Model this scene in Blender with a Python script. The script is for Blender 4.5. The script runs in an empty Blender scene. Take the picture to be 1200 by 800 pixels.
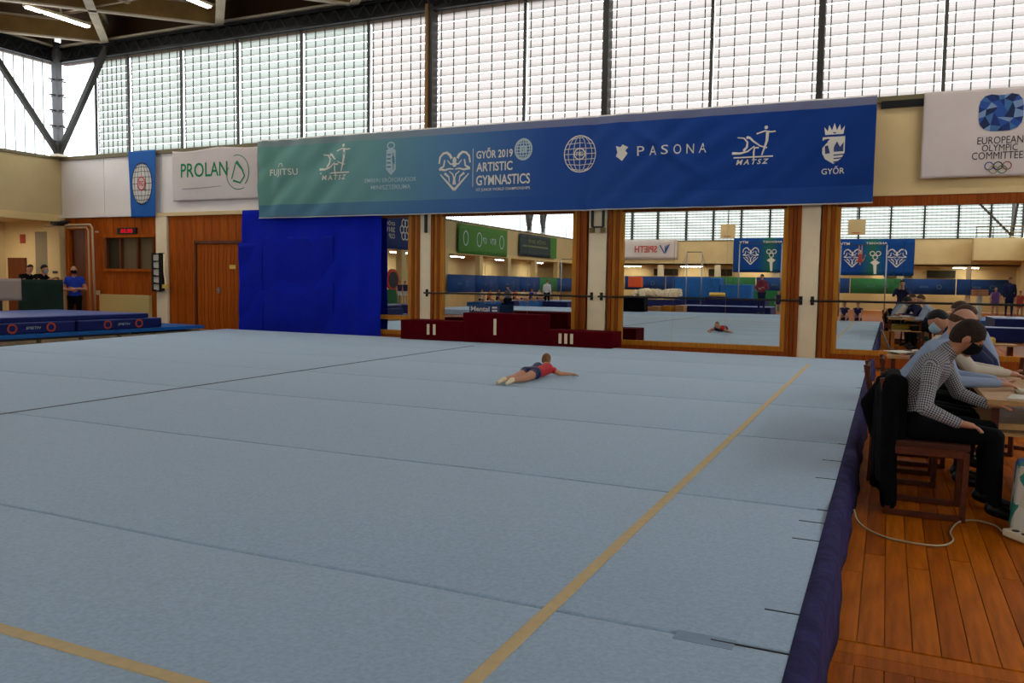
import bpy, bmesh, math, random
import numpy as np
from mathutils import Vector as V, Matrix
random.seed(7)
PI = math.pi
scn = bpy.context.scene
C = scn.collection
# ---------------------------------------------------------------- camera
F = 964.3; pit, yaw, rol = (math.radians(a) for a in (4.0107, 24.468, 0.843))
fw = V((-math.sin(yaw)*math.cos(pit), math.cos(yaw)*math.cos(pit), -math.sin(pit)))
rr = V((math.cos(yaw), math.sin(yaw), 0)); uu = rr.cross(fw)
R_ = rr*math.cos(rol)+uu*math.sin(rol); U_ = -rr*math.sin(rol)+uu*math.cos(rol)
cd = bpy.data.cameras.new('camera'); cam = bpy.data.objects.new('camera', cd); C.objects.link(cam)
cd.sensor_width = 36; cd.lens = F/1200*36; cd.clip_start = .05; cd.clip_end = 400
cam.matrix_world = Matrix(((R_.x, U_.x, -fw.x, 0), (R_.y, U_.y, -fw.y, 0), (R_.z, U_.z, -fw.z, 1.45), (0, 0, 0, 1)))
scn.camera = cam
# ---------------------------------------------------------------- sky and exposure
SKY = 4.7
wd = bpy.data.worlds.new('overcast'); scn.world = wd; wd.use_nodes = True
nt = wd.node_tree; nt.nodes.clear()
wo = nt.nodes.new('ShaderNodeOutputWorld'); bg = nt.nodes.new('ShaderNodeBackground')
tc = nt.nodes.new('ShaderNodeTexCoord'); sx = nt.nodes.new('ShaderNodeSeparateXYZ'); cr = nt.nodes.new('ShaderNodeValToRGB')
nt.links.new(tc.outputs['Generated'], sx.inputs[0])
mr = nt.nodes.new('ShaderNodeMapRange'); mr.inputs[1].default_value = -.2; mr.inputs[2].default_value = .2
nt.links.new(sx.outputs['Z'], mr.inputs[0]); nt.links.new(mr.outputs[0], cr.inputs[0])
cr.color_ramp.elements[0].position = .35; cr.color_ramp.elements[0].color = (.28, .28, .27, 1)
cr.color_ramp.elements[1].position = .55; cr.color_ramp.elements[1].color = (.86, .93, 1, 1)
nt.links.new(cr.outputs[0], bg.inputs[0]); bg.inputs[1].default_value = SKY; nt.links.new(bg.outputs[0], wo.inputs[0])
LAMP_W = 30
scn.view_settings.view_transform = 'Standard'; scn.view_settings.look = 'None'
scn.view_settings.exposure = 0.35; scn.view_settings.gamma = 1.0
try: scn.view_settings.use_curve_mapping = False
except Exception: pass

# ---------------------------------------------------------------- materials
MATS = {}
def lin(h):
    h = h.lstrip('#'); o = []
    for i in (0, 2, 4):
        c = int(h[i:i+2], 16)/255; o.append(c/12.92 if c <= .04045 else ((c+.055)/1.055)**2.4)
    return (*o, 1)
def mat(name, col, rough=.6, metal=0, noise=0, nscale=6, stretch=(1, 1, 1), bump=0, bscale=40, coat=0, spec=.22, sheen=0):
    if name in MATS: return MATS[name]
    m = bpy.data.materials.new(name); m.use_nodes = True; n = m.node_tree; b = n.nodes['Principled BSDF']
    c = lin(col) if isinstance(col, str) else (*col, 1)
    b.inputs['Base Color'].default_value = c; b.inputs['Roughness'].default_value = rough
    b.inputs['Metallic'].default_value = metal; b.inputs['Specular IOR Level'].default_value = spec
    b.inputs['Coat Weight'].default_value = coat; b.inputs['Sheen Weight'].default_value = sheen
    if noise or bump:
        t = n.nodes.new('ShaderNodeTexCoord'); mp = n.nodes.new('ShaderNodeMapping'); mp.inputs['Scale'].default_value = stretch
        n.links.new(t.outputs['Object'], mp.inputs[0])
    if noise:
        nz = n.nodes.new('ShaderNodeTexNoise'); nz.inputs['Scale'].default_value = nscale; nz.inputs['Detail'].default_value = 5
        n.links.new(mp.outputs[0], nz.inputs['Vector'])
        mx = n.nodes.new('ShaderNodeMix'); mx.data_type = 'RGBA'
        r2 = n.nodes.new('ShaderNodeMapRange'); r2.inputs[1].default_value = .3; r2.inputs[2].default_value = .7
        n.links.new(nz.outputs[0], r2.inputs[0]); n.links.new(r2.outputs[0], mx.inputs[0])
        mx.inputs[6].default_value = (*[x*(1-noise) for x in c[:3]], 1); mx.inputs[7].default_value = (*[min(1, x*(1+noise)) for x in c[:3]], 1)
        n.links.new(mx.outputs[2], b.inputs['Base Color'])
    if bump:
        nb = n.nodes.new('ShaderNodeTexNoise'); nb.inputs['Scale'].default_value = bscale; nb.inputs['Detail'].default_value = 3
        n.links.new(mp.outputs[0], nb.inputs['Vector']); bp = n.nodes.new('ShaderNodeBump'); bp.inputs['Strength'].default_value = bump; bp.inputs['Distance'].default_value = .02
        n.links.new(nb.outputs[0], bp.inputs['Height']); n.links.new(bp.outputs[0], b.inputs['Normal'])
    MATS[name] = m; return m
def emis(name, col, s):
    if name in MATS: return MATS[name]
    m = bpy.data.materials.new(name); m.use_nodes = True; n = m.node_tree; n.nodes.clear()
    o = n.nodes.new('ShaderNodeOutputMaterial'); e = n.nodes.new('ShaderNodeEmission'); e.inputs[0].default_value = lin(col); e.inputs[1].default_value = s
    n.links.new(e.outputs[0], o.inputs[0]); MATS[name] = m; return m
def transl(name, col, f, rough=.5, transp=0):
    m = bpy.data.materials.new(name); m.use_nodes = True; n = m.node_tree; n.nodes.clear()
    o = n.nodes.new('ShaderNodeOutputMaterial'); a = n.nodes.new('ShaderNodeBsdfDiffuse'); t = n.nodes.new('ShaderNodeBsdfTranslucent')
    a.inputs[0].default_value = lin(col); t.inputs[0].default_value = lin(col); mx = n.nodes.new('ShaderNodeMixShader'); mx.inputs[0].default_value = f
    n.links.new(a.outputs[0], mx.inputs[1]); n.links.new(t.outputs[0], mx.inputs[2]); last = mx
    if transp:
        tr = n.nodes.new('ShaderNodeBsdfTransparent'); m2 = n.nodes.new('ShaderNodeMixShader'); m2.inputs[0].default_value = transp
        n.links.new(mx.outputs[0], m2.inputs[1]); n.links.new(tr.outputs[0], m2.inputs[2]); last = m2
    n.links.new(last.outputs[0], o.inputs[0]); MATS[name] = m; return m
CREAM = mat('cream_wall', (.66, .49, .235), .7, noise=.06, nscale=1.2)
PALEW = mat('pale_wall', (.74, .68, .62), .7, noise=.05, nscale=1)
YELW = mat('yellow_wall', '#c4ac78', .75, noise=.08, nscale=1)
PILW = mat('white_pillar', (.78, .63, .40), .6, noise=.05, nscale=3)
PANW = mat('panel_wood', (.30, .058, .0015), .6, spec=.08, noise=.3, nscale=5, stretch=(6, 6, .5))
PANW2 = mat('panel_wood_alt', (.34, .07, .002), .6, spec=.08, noise=.3, nscale=5, stretch=(6, 6, .5))
DARKW = mat('dark_wood', (.10, .025, .006), .5, spec=.2, noise=.3, nscale=5, stretch=(6, 6, .5))
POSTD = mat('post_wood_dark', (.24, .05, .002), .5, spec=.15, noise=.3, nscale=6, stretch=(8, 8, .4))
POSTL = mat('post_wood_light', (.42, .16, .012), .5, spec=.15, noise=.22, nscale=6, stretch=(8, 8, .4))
CARP = mat('carpet_blue', (.315, .43, .53), .8, spec=.35, noise=.11, nscale=55, bump=.3, bscale=160, sheen=.2)
TAPE = mat('tape_yellow', (.62, .45, .22), .7, noise=.06, nscale=20)
VELC = mat('skirt_purple', (.03, .025, .088), .95, spec=.15, noise=.35, nscale=9, bump=.4, bscale=30)
FLW = [mat('floor_wood_%d' % i, c, .5, spec=.05, noise=.28, nscale=4, stretch=(7, .8, 7)) for i, c in enumerate(((.40, .088, .002), (.48, .115, .003), (.32, .066, .0015), (.44, .10, .002)))]
FLB = mat('floor_base', (.27, .07, .004), .5, spec=.12, noise=.3, nscale=3, stretch=(6, .6, 6))
BLACK = mat('black_metal', '#0c0c0c', .5, spec=.3)
DGREY = mat('dark_grey', '#2a2928', .55)
STEEL = mat('dark_steel', '#37352f', .5)
BLKC = mat('black_cloth', '#08080a', .95, spec=.1, noise=.3, nscale=8, bump=.5, bscale=12)
MAROON = mat('maroon_paint', (.075, .0008, .004), .8, spec=.03, noise=.12, nscale=6)
WHITE = mat('white_print', '#cfcabb', .7)
OFFW = mat('offwhite_banner', '#c6bab2', .8, noise=.05, nscale=2)
MIRROR = mat('mirror_glass', (.80, .83, .80), 0.0, metal=1)
BLUEC = mat('curtain_blue', (.002, .012, .34), .85, noise=.12, nscale=2, spec=.1)
NAVY = mat('mat_navy', (.006, .012, .09), .6, spec=.2, noise=.15, nscale=3)
MATBL = mat('mat_blue', (.01, .10, .33), .55, noise=.12, nscale=4)
MATTOP = mat('mat_top', (.09, .13, .34), .35, noise=.25, nscale=2)
LTBLUE = mat('runway_blue', (.36, .47, .60), .9, noise=.06, nscale=5)
DECK = mat('roof_deck', (.12, .07, .035), .8, noise=.25, nscale=1)
WEB = mat('beam_web', (.34, .21, .07), .7, noise=.2, nscale=2)
FLG = mat('beam_flange', (.66, .57, .40), .6, noise=.15, nscale=2)
GREENC = mat('green_cloth', (.012, .028, .02), .9, noise=.2, nscale=3)
GLASS = transl('channel_glass', '#eef4ff', .9, transp=.75)
SLAT = transl('louvre_slat', '#8f8782', .92)
SLATL = transl('louvre_slat_left', '#83867f', .92)
WIRE = mat('louvre_wire', '#4a584c', .6)
SKIN = mat('skin', (.48, .23, .14), .55); SKINT = mat('skin_tan', (.43, .19, .10), .55)
GRN = mat('banner_green', (.06, .17, .03), .8); DKBAN = mat('banner_dark', (.03, .045, .05), .8); BLB = mat('barrier_blue', (.015, .05, .17), .8, noise=.2, nscale=1)
ORNG = mat('ring_orange', (.45, .06, .02), .6); YEL = mat('foam_yellow', (.62, .42, .08), .8); RED = mat('red_paint', (.5, .03, .02), .6)
TABW = mat('table_wood', (.46, .25, .09), .45, noise=.2, nscale=5, stretch=(1, 6, 6)); PAPER = mat('paper', '#cfc8b6', .8)
CHW = mat('chair_wood', (.085, .016, .003), .5, spec=.25, noise=.25, nscale=6, stretch=(3, 3, 3))
LGT_ = mat('glazing_grey', '#a9aeb4', .5)
TUBE = emis('tube_light', '#fff6ee', 14)

# ---------------------------------------------------------------- mesh helpers
WO = {}
class MB:
    def __init__(s): s.v = []; s.f = []
    def quad(s, pts): n = len(s.v); s.v += [tuple(p) for p in pts]; s.f.append(tuple(range(n, n+len(pts)))); return s
    def box(s, x0, x1, y0, y1, z0, z1):
        n = len(s.v); x0, x1 = sorted((x0, x1)); y0, y1 = sorted((y0, y1)); z0, z1 = sorted((z0, z1))
        s.v += [(x0, y0, z0), (x1, y0, z0), (x1, y1, z0), (x0, y1, z0), (x0, y0, z1), (x1, y0, z1), (x1, y1, z1), (x0, y1, z1)]
        s.f += [tuple(n+i for i in q) for q in ((0, 3, 2, 1), (4, 5, 6, 7), (0, 1, 5, 4), (1, 2, 6, 5), (2, 3, 7, 6), (3, 0, 4, 7))]; return s
    def prism(s, pts, z0, z1):   # pts counter-clockwise
        n = len(s.v); k = len(pts)
        s.v += [(p[0], p[1], z0) for p in pts]+[(p[0], p[1], z1) for p in pts]
        s.f.append(tuple(n+i for i in reversed(range(k)))); s.f.append(tuple(n+k+i for i in range(k)))
        for i in range(k): j = (i+1) % k; s.f.append((n+i, n+j, n+k+j, n+k+i))
        return s
    def beam(s, a, b, w, h, up=(0, 0, 1)):
        a, b = V(a), V(b); d = (b-a).normalized(); u = V(up)
        if abs(d.dot(u)) > .95: u = V((0, 1, 0))
        x = d.cross(u).normalized(); u = x.cross(d); n = len(s.v)
        for p in (a, b):
            for i, j in ((-1, -1), (1, -1), (1, 1), (-1, 1)): s.v.append(tuple(p+x*(i*w/2)+u*(j*h/2)))
        s.f += [tuple(n+i for i in q) for q in ((0, 1, 2, 3), (7, 6, 5, 4), (0, 4, 5, 1), (1, 5, 6, 2), (2, 6, 7, 3), (3, 7, 4, 0))]; return s
    def tube(s, pts, r, k=8, cap=True, rs=None):
        pts = [V(p) for p in pts]; n = len(s.v); px = None
        for i, p in enumerate(pts):
            d = (pts[min(i+1, len(pts)-1)]-pts[max(i-1, 0)]).normalized()
            if px is None: px = d.orthogonal().normalized()
            x = (px-d*px.dot(d)).normalized(); px = x; y = d.cross(x); q = rs[i] if rs else r
            for j in range(k): a = 2*PI*j/k; s.v.append(tuple(p+(x*math.cos(a)+y*math.sin(a))*q))
        for i in range(len(pts)-1):
            for j in range(k): j2 = (j+1) % k; s.f.append((n+i*k+j, n+i*k+j2, n+(i+1)*k+j2, n+(i+1)*k+j))
        if cap:
            s.f.append(tuple(n+j for j in reversed(range(k)))); m = n+(len(pts)-1)*k; s.f.append(tuple(m+j for j in range(k)))
        return s
    def capsule(s, a, ra, b, rb, k=12):
        a, b = V(a), V(b); L = (b-a).length
        if L < 1e-5: b = a+V((0, 0, 1e-4)); L = 1e-4
        d = (b-a)/L; pts = []; rs = []
        for t in (-89, -65, -40, -15): t = math.radians(t); pts.append(a+d*(ra*math.sin(t))); rs.append(ra*math.cos(t))
        for t in (15, 40, 65, 89): t = math.radians(t); pts.append(b+d*(rb*math.sin(t))); rs.append(rb*math.cos(t))
        return s.tube(pts, 0, k, True, rs)
    def ell(s, c, ax, nu=16, nv=12):
        c = V(c); n = len(s.v); ax = [V(a) for a in ax]
        for i in range(nv+1):
            th = PI*(i+.001)/(nv+.002)
            for j in range(nu): ph = 2*PI*j/nu; s.v.append(tuple(c+ax[0]*(math.sin(th)*math.cos(ph))+ax[1]*(math.sin(th)*math.sin(ph))+ax[2]*math.cos(th)))
        for i in range(nv):
            for j in range(nu): j2 = (j+1) % nu; s.f.append((n+i*nu+j, n+(i+1)*nu+j, n+(i+1)*nu+j2, n+i*nu+j2))
        s.f.append(tuple(n+j for j in range(nu))); s.f.append(tuple(n+nv*nu+j for j in reversed(range(nu)))); return s
    def raw(s, vs, fs): n = len(s.v); s.v += [tuple(v) for v in vs]; s.f += [tuple(n+i for i in f) for f in fs]; return s
    def build(s, name, m, parent=None, smooth=False, bev=0, thick=0):
        a = np.array(s.v); lo = a.min(0); hi = a.max(0); O = V(((lo[0]+hi[0])/2, (lo[1]+hi[1])/2, lo[2]))
        me = bpy.data.meshes.new(name); me.from_pydata([(v[0]-O.x, v[1]-O.y, v[2]-O.z) for v in s.v], [], s.f)
        for q in (m if isinstance(m, (list, tuple)) else [m]): me.materials.append(q)
        if smooth: me.shade_smooth()
        return link(me, name, O, parent, bev, thick)
def link(me, name, O, parent=None, bev=0, thick=0):
    o = bpy.data.objects.new(name, me); C.objects.link(o); o.name = name
    if parent: o.parent = parent; o.location = O-WO[parent.name]
    else: o.location = O
    WO[o.name] = V(O)
    if thick: md = o.modifiers.new('sol', 'SOLIDIFY'); md.thickness = thick; md.offset = 0
    if bev: md = o.modifiers.new('bev', 'BEVEL'); md.width = bev; md.segments = 2; md.limit_method = 'ANGLE'
    return o
def tag(o, label, cat, group=None, kind=None):
    if label: o['label'] = label
    if cat: o['category'] = cat
    if group: o['group'] = group
    if kind: o['kind'] = kind
    return o
def thing(name, loc, label, cat, group=None):
    o = bpy.data.objects.new(name, None); C.objects.link(o); o.empty_display_size = .1; o.location = loc; WO[o.name] = V(loc)
    return tag(o, label, cat, group)
def st(o, label=None):
    o['kind'] = 'structure'
    if label: o['label'] = label
    return o
def sroot(name, loc=(0, 0, 0)):
    o = bpy.data.objects.new(name, None); C.objects.link(o); o.location = loc; WO[o.name] = V(loc); o['kind'] = 'structure'; return o
def cp(root, loc, label=None, group=None):
    r = root.copy(); C.objects.link(r); r.location = loc; WO[r.name] = V(loc)
    if label: r['label'] = label
    if group: r['group'] = group
    for ch in list(root.children):
        c = ch.copy(); C.objects.link(c); c.parent = r
        for g in ch.children: d = g.copy(); C.objects.link(d); d.parent = c
    return r
def evalmesh(me, mods):
    o = bpy.data.objects.new('tmp', me); C.objects.link(o)
    for t, kw in mods:
        md = o.modifiers.new(t, t)
        for k, v in kw.items(): setattr(md, k, v)
    bpy.context.view_layer.update()
    dg = bpy.context.evaluated_depsgraph_get(); r = bpy.data.meshes.new_from_object(o.evaluated_get(dg)); bpy.data.objects.remove(o); return r
def textmesh(s, bold=0, shear=0, spacing=1):
    cu = bpy.data.curves.new('t', 'FONT'); cu.body = s; cu.offset = bold; cu.shear = shear; cu.space_character = spacing; cu.resolution_u = 3; cu.fill_mode = 'BOTH'
    me = evalmesh(cu, []); vs = np.array([v.co[:] for v in me.vertices]); fs = [tuple(p.vertices) for p in me.polygons]
    vs[:, :2] -= vs[:, :2].min(0); mx = vs[:, :2].max(0); return vs[:, :2]/mx, fs, mx[0]/mx[1]

# a hanging sheet: u to the right as one looks at it, v downwards
class Cloth:
    def __init__(s, O, ud, nrm, w, h, wave=None): s.O = V(O); s.ud = V(ud); s.n = V(nrm); s.w = w; s.h = h; s.wave = wave or (lambda u, v: 0)
    def p(s, u, v, off=0): return s.O+s.ud*u+V((0, 0, -v))+s.n*(s.wave(u, v)+off)
    def sheet(s, name, m, parent=None, nu=60, nv=20, thick=.006, skew=None):
        b = MB()
        for j in range(nv+1):
            for i in range(nu+1):
                u = s.w*i/nu; v = s.h*j/nv
                if skew: u, v = skew(u, v)
                b.v.append(tuple(s.p(u, v)))
        for j in range(nv):
            for i in range(nu): a = j*(nu+1)+i; b.f.append((a, a+nu+1, a+nu+2, a+1))
        return b.build(name, m, parent, smooth=True, thick=thick)
class Print:
    def __init__(s, cl, off=.009): s.c = cl; s.b = MB(); s.off = off
    def text(s, t, u, v, w, h, bold=.01, shear=0, spacing=1, rot=0):   # u,v = top left; mapped to w x h
        vs, fs, _ = textmesh(t, bold, shear, spacing)
        s.b.raw([s.c.p(u+a*w, v+h-b*h, s.off) for a, b in vs], fs); return s
    def poly(s, pts): s.b.quad([s.c.p(a, b, s.off) for a, b in pts]); return s
    def stroke(s, pts, w, w2=None):
        w2 = w if w2 is None else w2; n = len(pts)
        L = []; Rr = []
        for i, (a, b) in enumerate(pts):
            c, d = pts[min(i+1, n-1)], pts[max(i-1, 0)]; dx, dy = c[0]-d[0], c[1]-d[1]; l = math.hypot(dx, dy) or 1
            t = i/(n-1); q = (w*(1-t)+w2*t)/2; L.append((a-dy/l*q, b+dx/l*q)); Rr.append((a+dy/l*q, b-dx/l*q))
        for i in range(n-1): s.poly([L[i], L[i+1], Rr[i+1], Rr[i]])
        return s
    def bigdisc(s, u, v, ru, rv, n=28, m=6):
        for j in range(m):
            for i in range(n):
                a, b = 2*PI*i/n, 2*PI*(i+1)/n; q0, q1 = j/m, (j+1)/m
                s.poly([(u+ru*q*math.cos(t), v-rv*q*math.sin(t)) for q, t in (((q0, a), (q1, a), (q1, b), (q0, b)) if j else ((q1, a), (q1, b), (0, 0)))])
        return s
    def disc(s, u, v, ru, rv=None, n=20): rv = rv or ru; return s.poly([(u+ru*math.cos(2*PI*i/n), v-rv*math.sin(2*PI*i/n)) for i in range(n)])
    def ring(s, u, v, ru, rv=None, w=.02, n=24, a0=0, a1=2*PI):
        rv = rv or ru; return s.stroke([(u+ru*math.cos(a0+(a1-a0)*i/n), v-rv*math.sin(a0+(a1-a0)*i/n)) for i in range(n+1)], w)
    def build(s, name, m, parent): return s.b.build(name, m, parent)
def globe(c, u, v, ru, rv, parent, white, red=None, w=.012):
    p = Print(c)
    p.ring(u, v, ru, rv, w*1.6)
    for k in (-.75, -.4, 0, .4, .75): p.stroke([(u+ru*k*math.cos(t*PI/12), v-rv*math.sin(t*PI/12)) for t in range(-6, 7)], w)
    for k in (-.8, -.55, -.28, 0, .28, .55, .8):
        q = math.sqrt(1-k*k); p.stroke([(u-ru*q, v+rv*k), (u, v+rv*k*1.12), (u+ru*q, v+rv*k)], w)
    p.build('globe_emblem', white, parent)
    q = Print(c, .014); q.ring(u, v, ru*.34, rv*.3, w*2); q.text('FIG', u-ru*.22, v-rv*.12, ru*.44, rv*.24, .02); q.build('badge', red or white, parent)
def heart(c, u, v, s, parent, white):
    p = Print(c)
    for q in (-1, 1):
        p.stroke([(u+q*s*x, v+s*y) for x, y in ((.98, -.25), (.92, -.62), (.72, -.82), (.5, -.86), (.3, -.72), (.18, -.52))], s*.1, s*.16)
        p.stroke([(u+q*s*x, v+s*y) for x, y in ((.98, .05), (.6, .12), (.3, .05), (.05, .08))], s*.14, s*.06)
        p.stroke([(u+q*s*x, v+s*y) for x, y in ((.62, -.45), (.68, -.1), (.9, .02))], s*.08, s*.12)
        p.stroke([(u+q*s*x, v+s*y) for x, y in ((.9, .35), (.6, .65), (.3, .95), (0, 1.25))], s*.06, s*.16)
        p.stroke([(u+q*s*x, v+s*y) for x, y in ((.62, .3), (.35, .5), (.3, .8))], s*.14, s*.05)
        p.stroke([(u+q*s*x, v+s*y) for x, y in ((.45, -.42), (.25, -.2), (.02, -.22))], s*.05, s*.1)
        p.stroke([(u+q*s*x, v+s*y) for x, y in ((.32, .2), (.1, .36), (.02, .6), (.06, .95))], s*.06, s*.1)
    p.disc(u, v-s*.42, s*.12, s*.17).disc(u, v-s*.2, s*.14, s*.16)
    p.build('heart_emblem', white, parent)
def figures_emblem(c, u, v, s, parent, white):
    p = Print(c)
    p.stroke([(u+s*x, v+s*y) for x, y in ((-.75, -.42), (-.45, -.38), (-.28, -.18), (-.3, .05), (-.45, .22))], s*.05, s*.12)
    p.stroke([(u+s*x, v+s*y) for x, y in ((-.98, .3), (-.6, .33), (-.25, .25), (.05, .02))], s*.12, s*.05)
    p.stroke([(u+s*x, v+s*y) for x, y in ((-.22, -.42), (.0, -.2), (.3, .02), (.62, .12))], s*.09, s*.05)
    p.stroke([(u+s*x, v+s*y) for x, y in ((.12, -.55), (.5, -.66), (.78, -.6), (.98, -.62))], s*.06, s*.06)
    p.stroke([(u+s*x, v+s*y) for x, y in ((.62, -.6), (.6, -.2), (.5, .1), (.38, .45))], s*.14, s*.06)
    p.stroke([(u+s*x, v+s*y) for x, y in ((.25, .1), (.05, .1), (.02, .3), (.02, .62))], s*.08, s*.07)
    p.disc(u+s*.55, v-s*.82, s*.08).disc(u-s*.28, v-s*.4, s*.07)
    p.stroke([(u-s*.9, v+s*.52), (u+s*.9, v+s*.52)], s*.06)
    p.text('MATSZ', u-s*.78, v+s*.62, s*1.5, s*.24, .02, .25, 1.4)
    p.build('gymnast_emblem', white, parent)
def folds(amp, f, ph=0, top=0, seed=1):
    rnd = random.Random(seed); ks = [(rnd.uniform(.5, 1.8)*f, rnd.uniform(0, 6.28), rnd.uniform(-.5, .5), rnd.uniform(.4, 1)) for _ in range(5)]
    return lambda u, v: amp*sum(a*math.sin(k*u+p+s*v) for k, p, s, a in ks)/2.2*(top+(1-top)*min(1, v+.15))

# ---------------------------------------------------------------- people
def fig(name, label, J, col, vox=.014, cat='person', group=None, hair=None, mask=None, scale=1.0, thin=1.0, hairlen=.0, origin=None, bald=False, pony=False):
    """one continuous remeshed body; J joints in metres; col: dict region->material"""
    S = scale; P = []   # prims: ('c',a,ra,b,rb,region) / ('e',c,axes,region)
    g = {k: V(v) for k, v in J.items()}
    cap = lambda a, ra, b, rb, r: P.append(('c', V(a), ra*S, V(b), rb*S, r))
    sh, pa, sk, so = 'shirt', 'pants', 'skin', 'shoe'
    tn = thin
    hl, hr, sl, sr = g['hip_l'], g['hip_r'], g['sh_l'], g['sh_r']; pel = (hl+hr)/2; nb = g['neck']; mid = g.get('waist', (pel+nb)/2)
    side = (sr-sl).normalized(); hs = (hr-hl).normalized()
    cap(hl, .105*tn, hr, .105*tn, pa); upb = (mid-pel).normalized()
    cap(pel+upb*.07*S-hs*.055*S, .105*tn, pel+upb*.07*S+hs*.055*S, .105*tn, 'belt')
    for q in (-1, 1):
        cap(pel+hs*.05*q*S+upb*.08*S, .10*tn, mid+side*.055*q*S, .10*tn, sh)
        cap(mid+side*.055*q*S, .10*tn, nb+side*.085*q*S-(nb-mid).normalized()*.12*S, .108*tn, sh)
        cap(nb+side*.03*q*S-(nb-mid).normalized()*.04*S, .06*tn, (sr if q > 0 else sl), .062*tn, sh)
    for a, e, w, h, q in (('sh_l', 'el_l', 'wr_l', 'ha_l', -1), ('sh_r', 'el_r', 'wr_r', 'ha_r', 1)):
        A, E, W_, H = g[a], g[e], g[w], g[h]; slv = col.get('sleeve', 2.0)
        def seg(a, ra, b, rb, t0):
            n = 2
            for i in range(n):
                t, u = i/n, (i+1)/n; c1 = a.lerp(b, t); c2 = a.lerp(b, u)
                cap(c1, ra+(rb-ra)*t, c2, ra+(rb-ra)*u, sh if t0+(t+u)/2 < slv else sk)
        ad = .006 if slv > 1 else 0
        seg(A, .058*tn, E, (.044+ad)*tn, 0); seg(E, (.044+ad)*tn, W_, (.027+ad*1.5)*tn, 1)
        hd = (H-W_).normalized(); palm = W_+hd*.05*S
        out = side*q; out = (out-hd*out.dot(hd)).normalized(); nrm = hd.cross(out).normalized()
        if col.get('palm'): nrm = V(col['palm']); nrm = (nrm-hd*nrm.dot(hd)).normalized(); out = nrm.cross(hd)*1
        cap(W_, .026, palm+hd*.035*S, .022, sk); 
        for k, o_ in enumerate((-.03, -.01, .01, .03)):
            cap(W_+hd*.03*S+out*o_*.6*S, .016, W_+hd*.085*S+out*o_*S, .013, sk)
            l = (.062, .078, .072, .055)[k]*S; f0 = W_+hd*.085*S+out*o_*S; f1 = f0+hd*l*.55+nrm*.006*S; f2 = f1+hd*l*.42+nrm*.022*S
            P.append(('f', f0, .0105*S, f1, .0095*S, sk)); P.append(('f', f1, .0095*S, f2, .008*S, sk))
        th = W_+hd*.03*S-out*.025*S; t1 = th+hd*.035*S-out*.03*S+nrm*.012*S
        P.append(('f', th, .013*S, t1, .011*S, sk)); P.append(('f', t1, .011*S, t1+hd*.03*S, .009*S, sk))
    for h, k, a, t, q in (('hip_l', 'kn_l', 'an_l', 'to_l', -1), ('hip_r', 'kn_r', 'an_r', 'to_r', 1)):
        H, K, A, T = g[h], g[k], g[a], g[t]; lg = col.get('leg', 2.0)
        for (c1, r1, c2, r2, t0) in ((H, .092*tn, K, .06*tn, 0), (K, .06*tn, A, .04*tn, 1)):
            for i in range(3):
                u0, u1 = i/3, (i+1)/3; cap(c1.lerp(c2, u0), r1+(r2-r1)*u0, c1.lerp(c2, u1), r1+(r2-r1)*u1, pa if t0+(u0+u1)/2 < lg else sk)
        if t == 'to_l' or True:
            cap(K.lerp(A, .35)+(A-T).normalized()*.012*S, .052*tn, K.lerp(A, .6), .042*tn, pa if lg > 1.3 else sk)
        fd = (T-A).normalized(); cap(A-fd*.02*S, .042, T, .034, so)
        cap(A, .045, A+(T-A)*.45, .042, so)
    hc = g['head']; f = g['face'].normalized(); up = (hc-nb).normalized() if 'up' not in g else g['up'].normalized()
    up = (up-f*up.dot(f)).normalized(); s_ = f.cross(up).normalized()
    cap(nb-(nb-mid).normalized()*.02*S, .058, hc-up*.05*S-f*.01*S, .05, sk)
    if slv > 1: cap(nb-(nb-mid).normalized()*.03*S, .068, nb+(hc-nb)*.12, .062, sh)
    ax = (s_*.075*S, f*.094*S, up*.108*S)
    P.append(('e', hc, ax, sk)); cap(hc-up*.055*S+f*.03*S, .055, hc-up*.088*S+f*.058*S, .030, sk)
    cap(hc+f*.085*S-up*.005*S, .011, hc+f*.106*S-up*.035*S, .014, sk)
    cap(hc+f*.078*S+up*.022*S-s_*.035*S, .014, hc+f*.078*S+up*.022*S+s_*.035*S, .014, sk)
    for q in (-1, 1): P.append(('e', hc+s_*.078*q*S-up*.01*S-f*.005*S, (s_*.012*S, f*.02*S, up*.032*S), sk))
    cap(hc+f*.086*S-up*.062*S-s_*.018*S, .009, hc+f*.086*S-up*.062*S+s_*.018*S, .009, 'lip')
    b = MB(); fine = vox <= .0125; ex = MB(); exn = []
    for p in P:
        if p[0] == 'e': b.ell(*p[1:3])
        elif p[0] == 'c' or fine: b.capsule(p[1], p[2], p[3], p[4])
        else: ex.capsule(p[1], p[2], p[3], p[4], 6)
    me = bpy.data.meshes.new('t'); me.from_pydata(b.v, [], b.f)
    me = evalmesh(me, [('REMESH', dict(mode='VOXEL', voxel_size=vox)), ('SMOOTH', dict(factor=.5, iterations=5 if fine else 3))])
    n = len(me.polygons); cen = np.empty(n*3); me.polygons.foreach_get('center', cen); cen = cen.reshape(-1, 3)
    best = np.full(n, 1e9); idx = np.zeros(n, int); tt = np.zeros(n)
    for i, p in enumerate(P):
        if p[0] == 'e':
            q = np.stack([(cen-np.array(p[1]))@np.array(a.normalized())/a.length for a in p[2]], 1); d = (np.linalg.norm(q, axis=1)-1)*min(a.length for a in p[2]); t = np.zeros(n)
        else:
            a = np.array(p[1]); bb = np.array(p[3]); ab = bb-a; t = np.clip((cen-a)@ab/max(1e-9, ab@ab), 0, 1)
            d = np.linalg.norm(cen-(a+t[:, None]*ab), axis=1)-(p[2]+(p[4]-p[2])*t)
        k = d < best; best[k] = d[k]; idx[k] = i; tt[k] = t[k]
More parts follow.
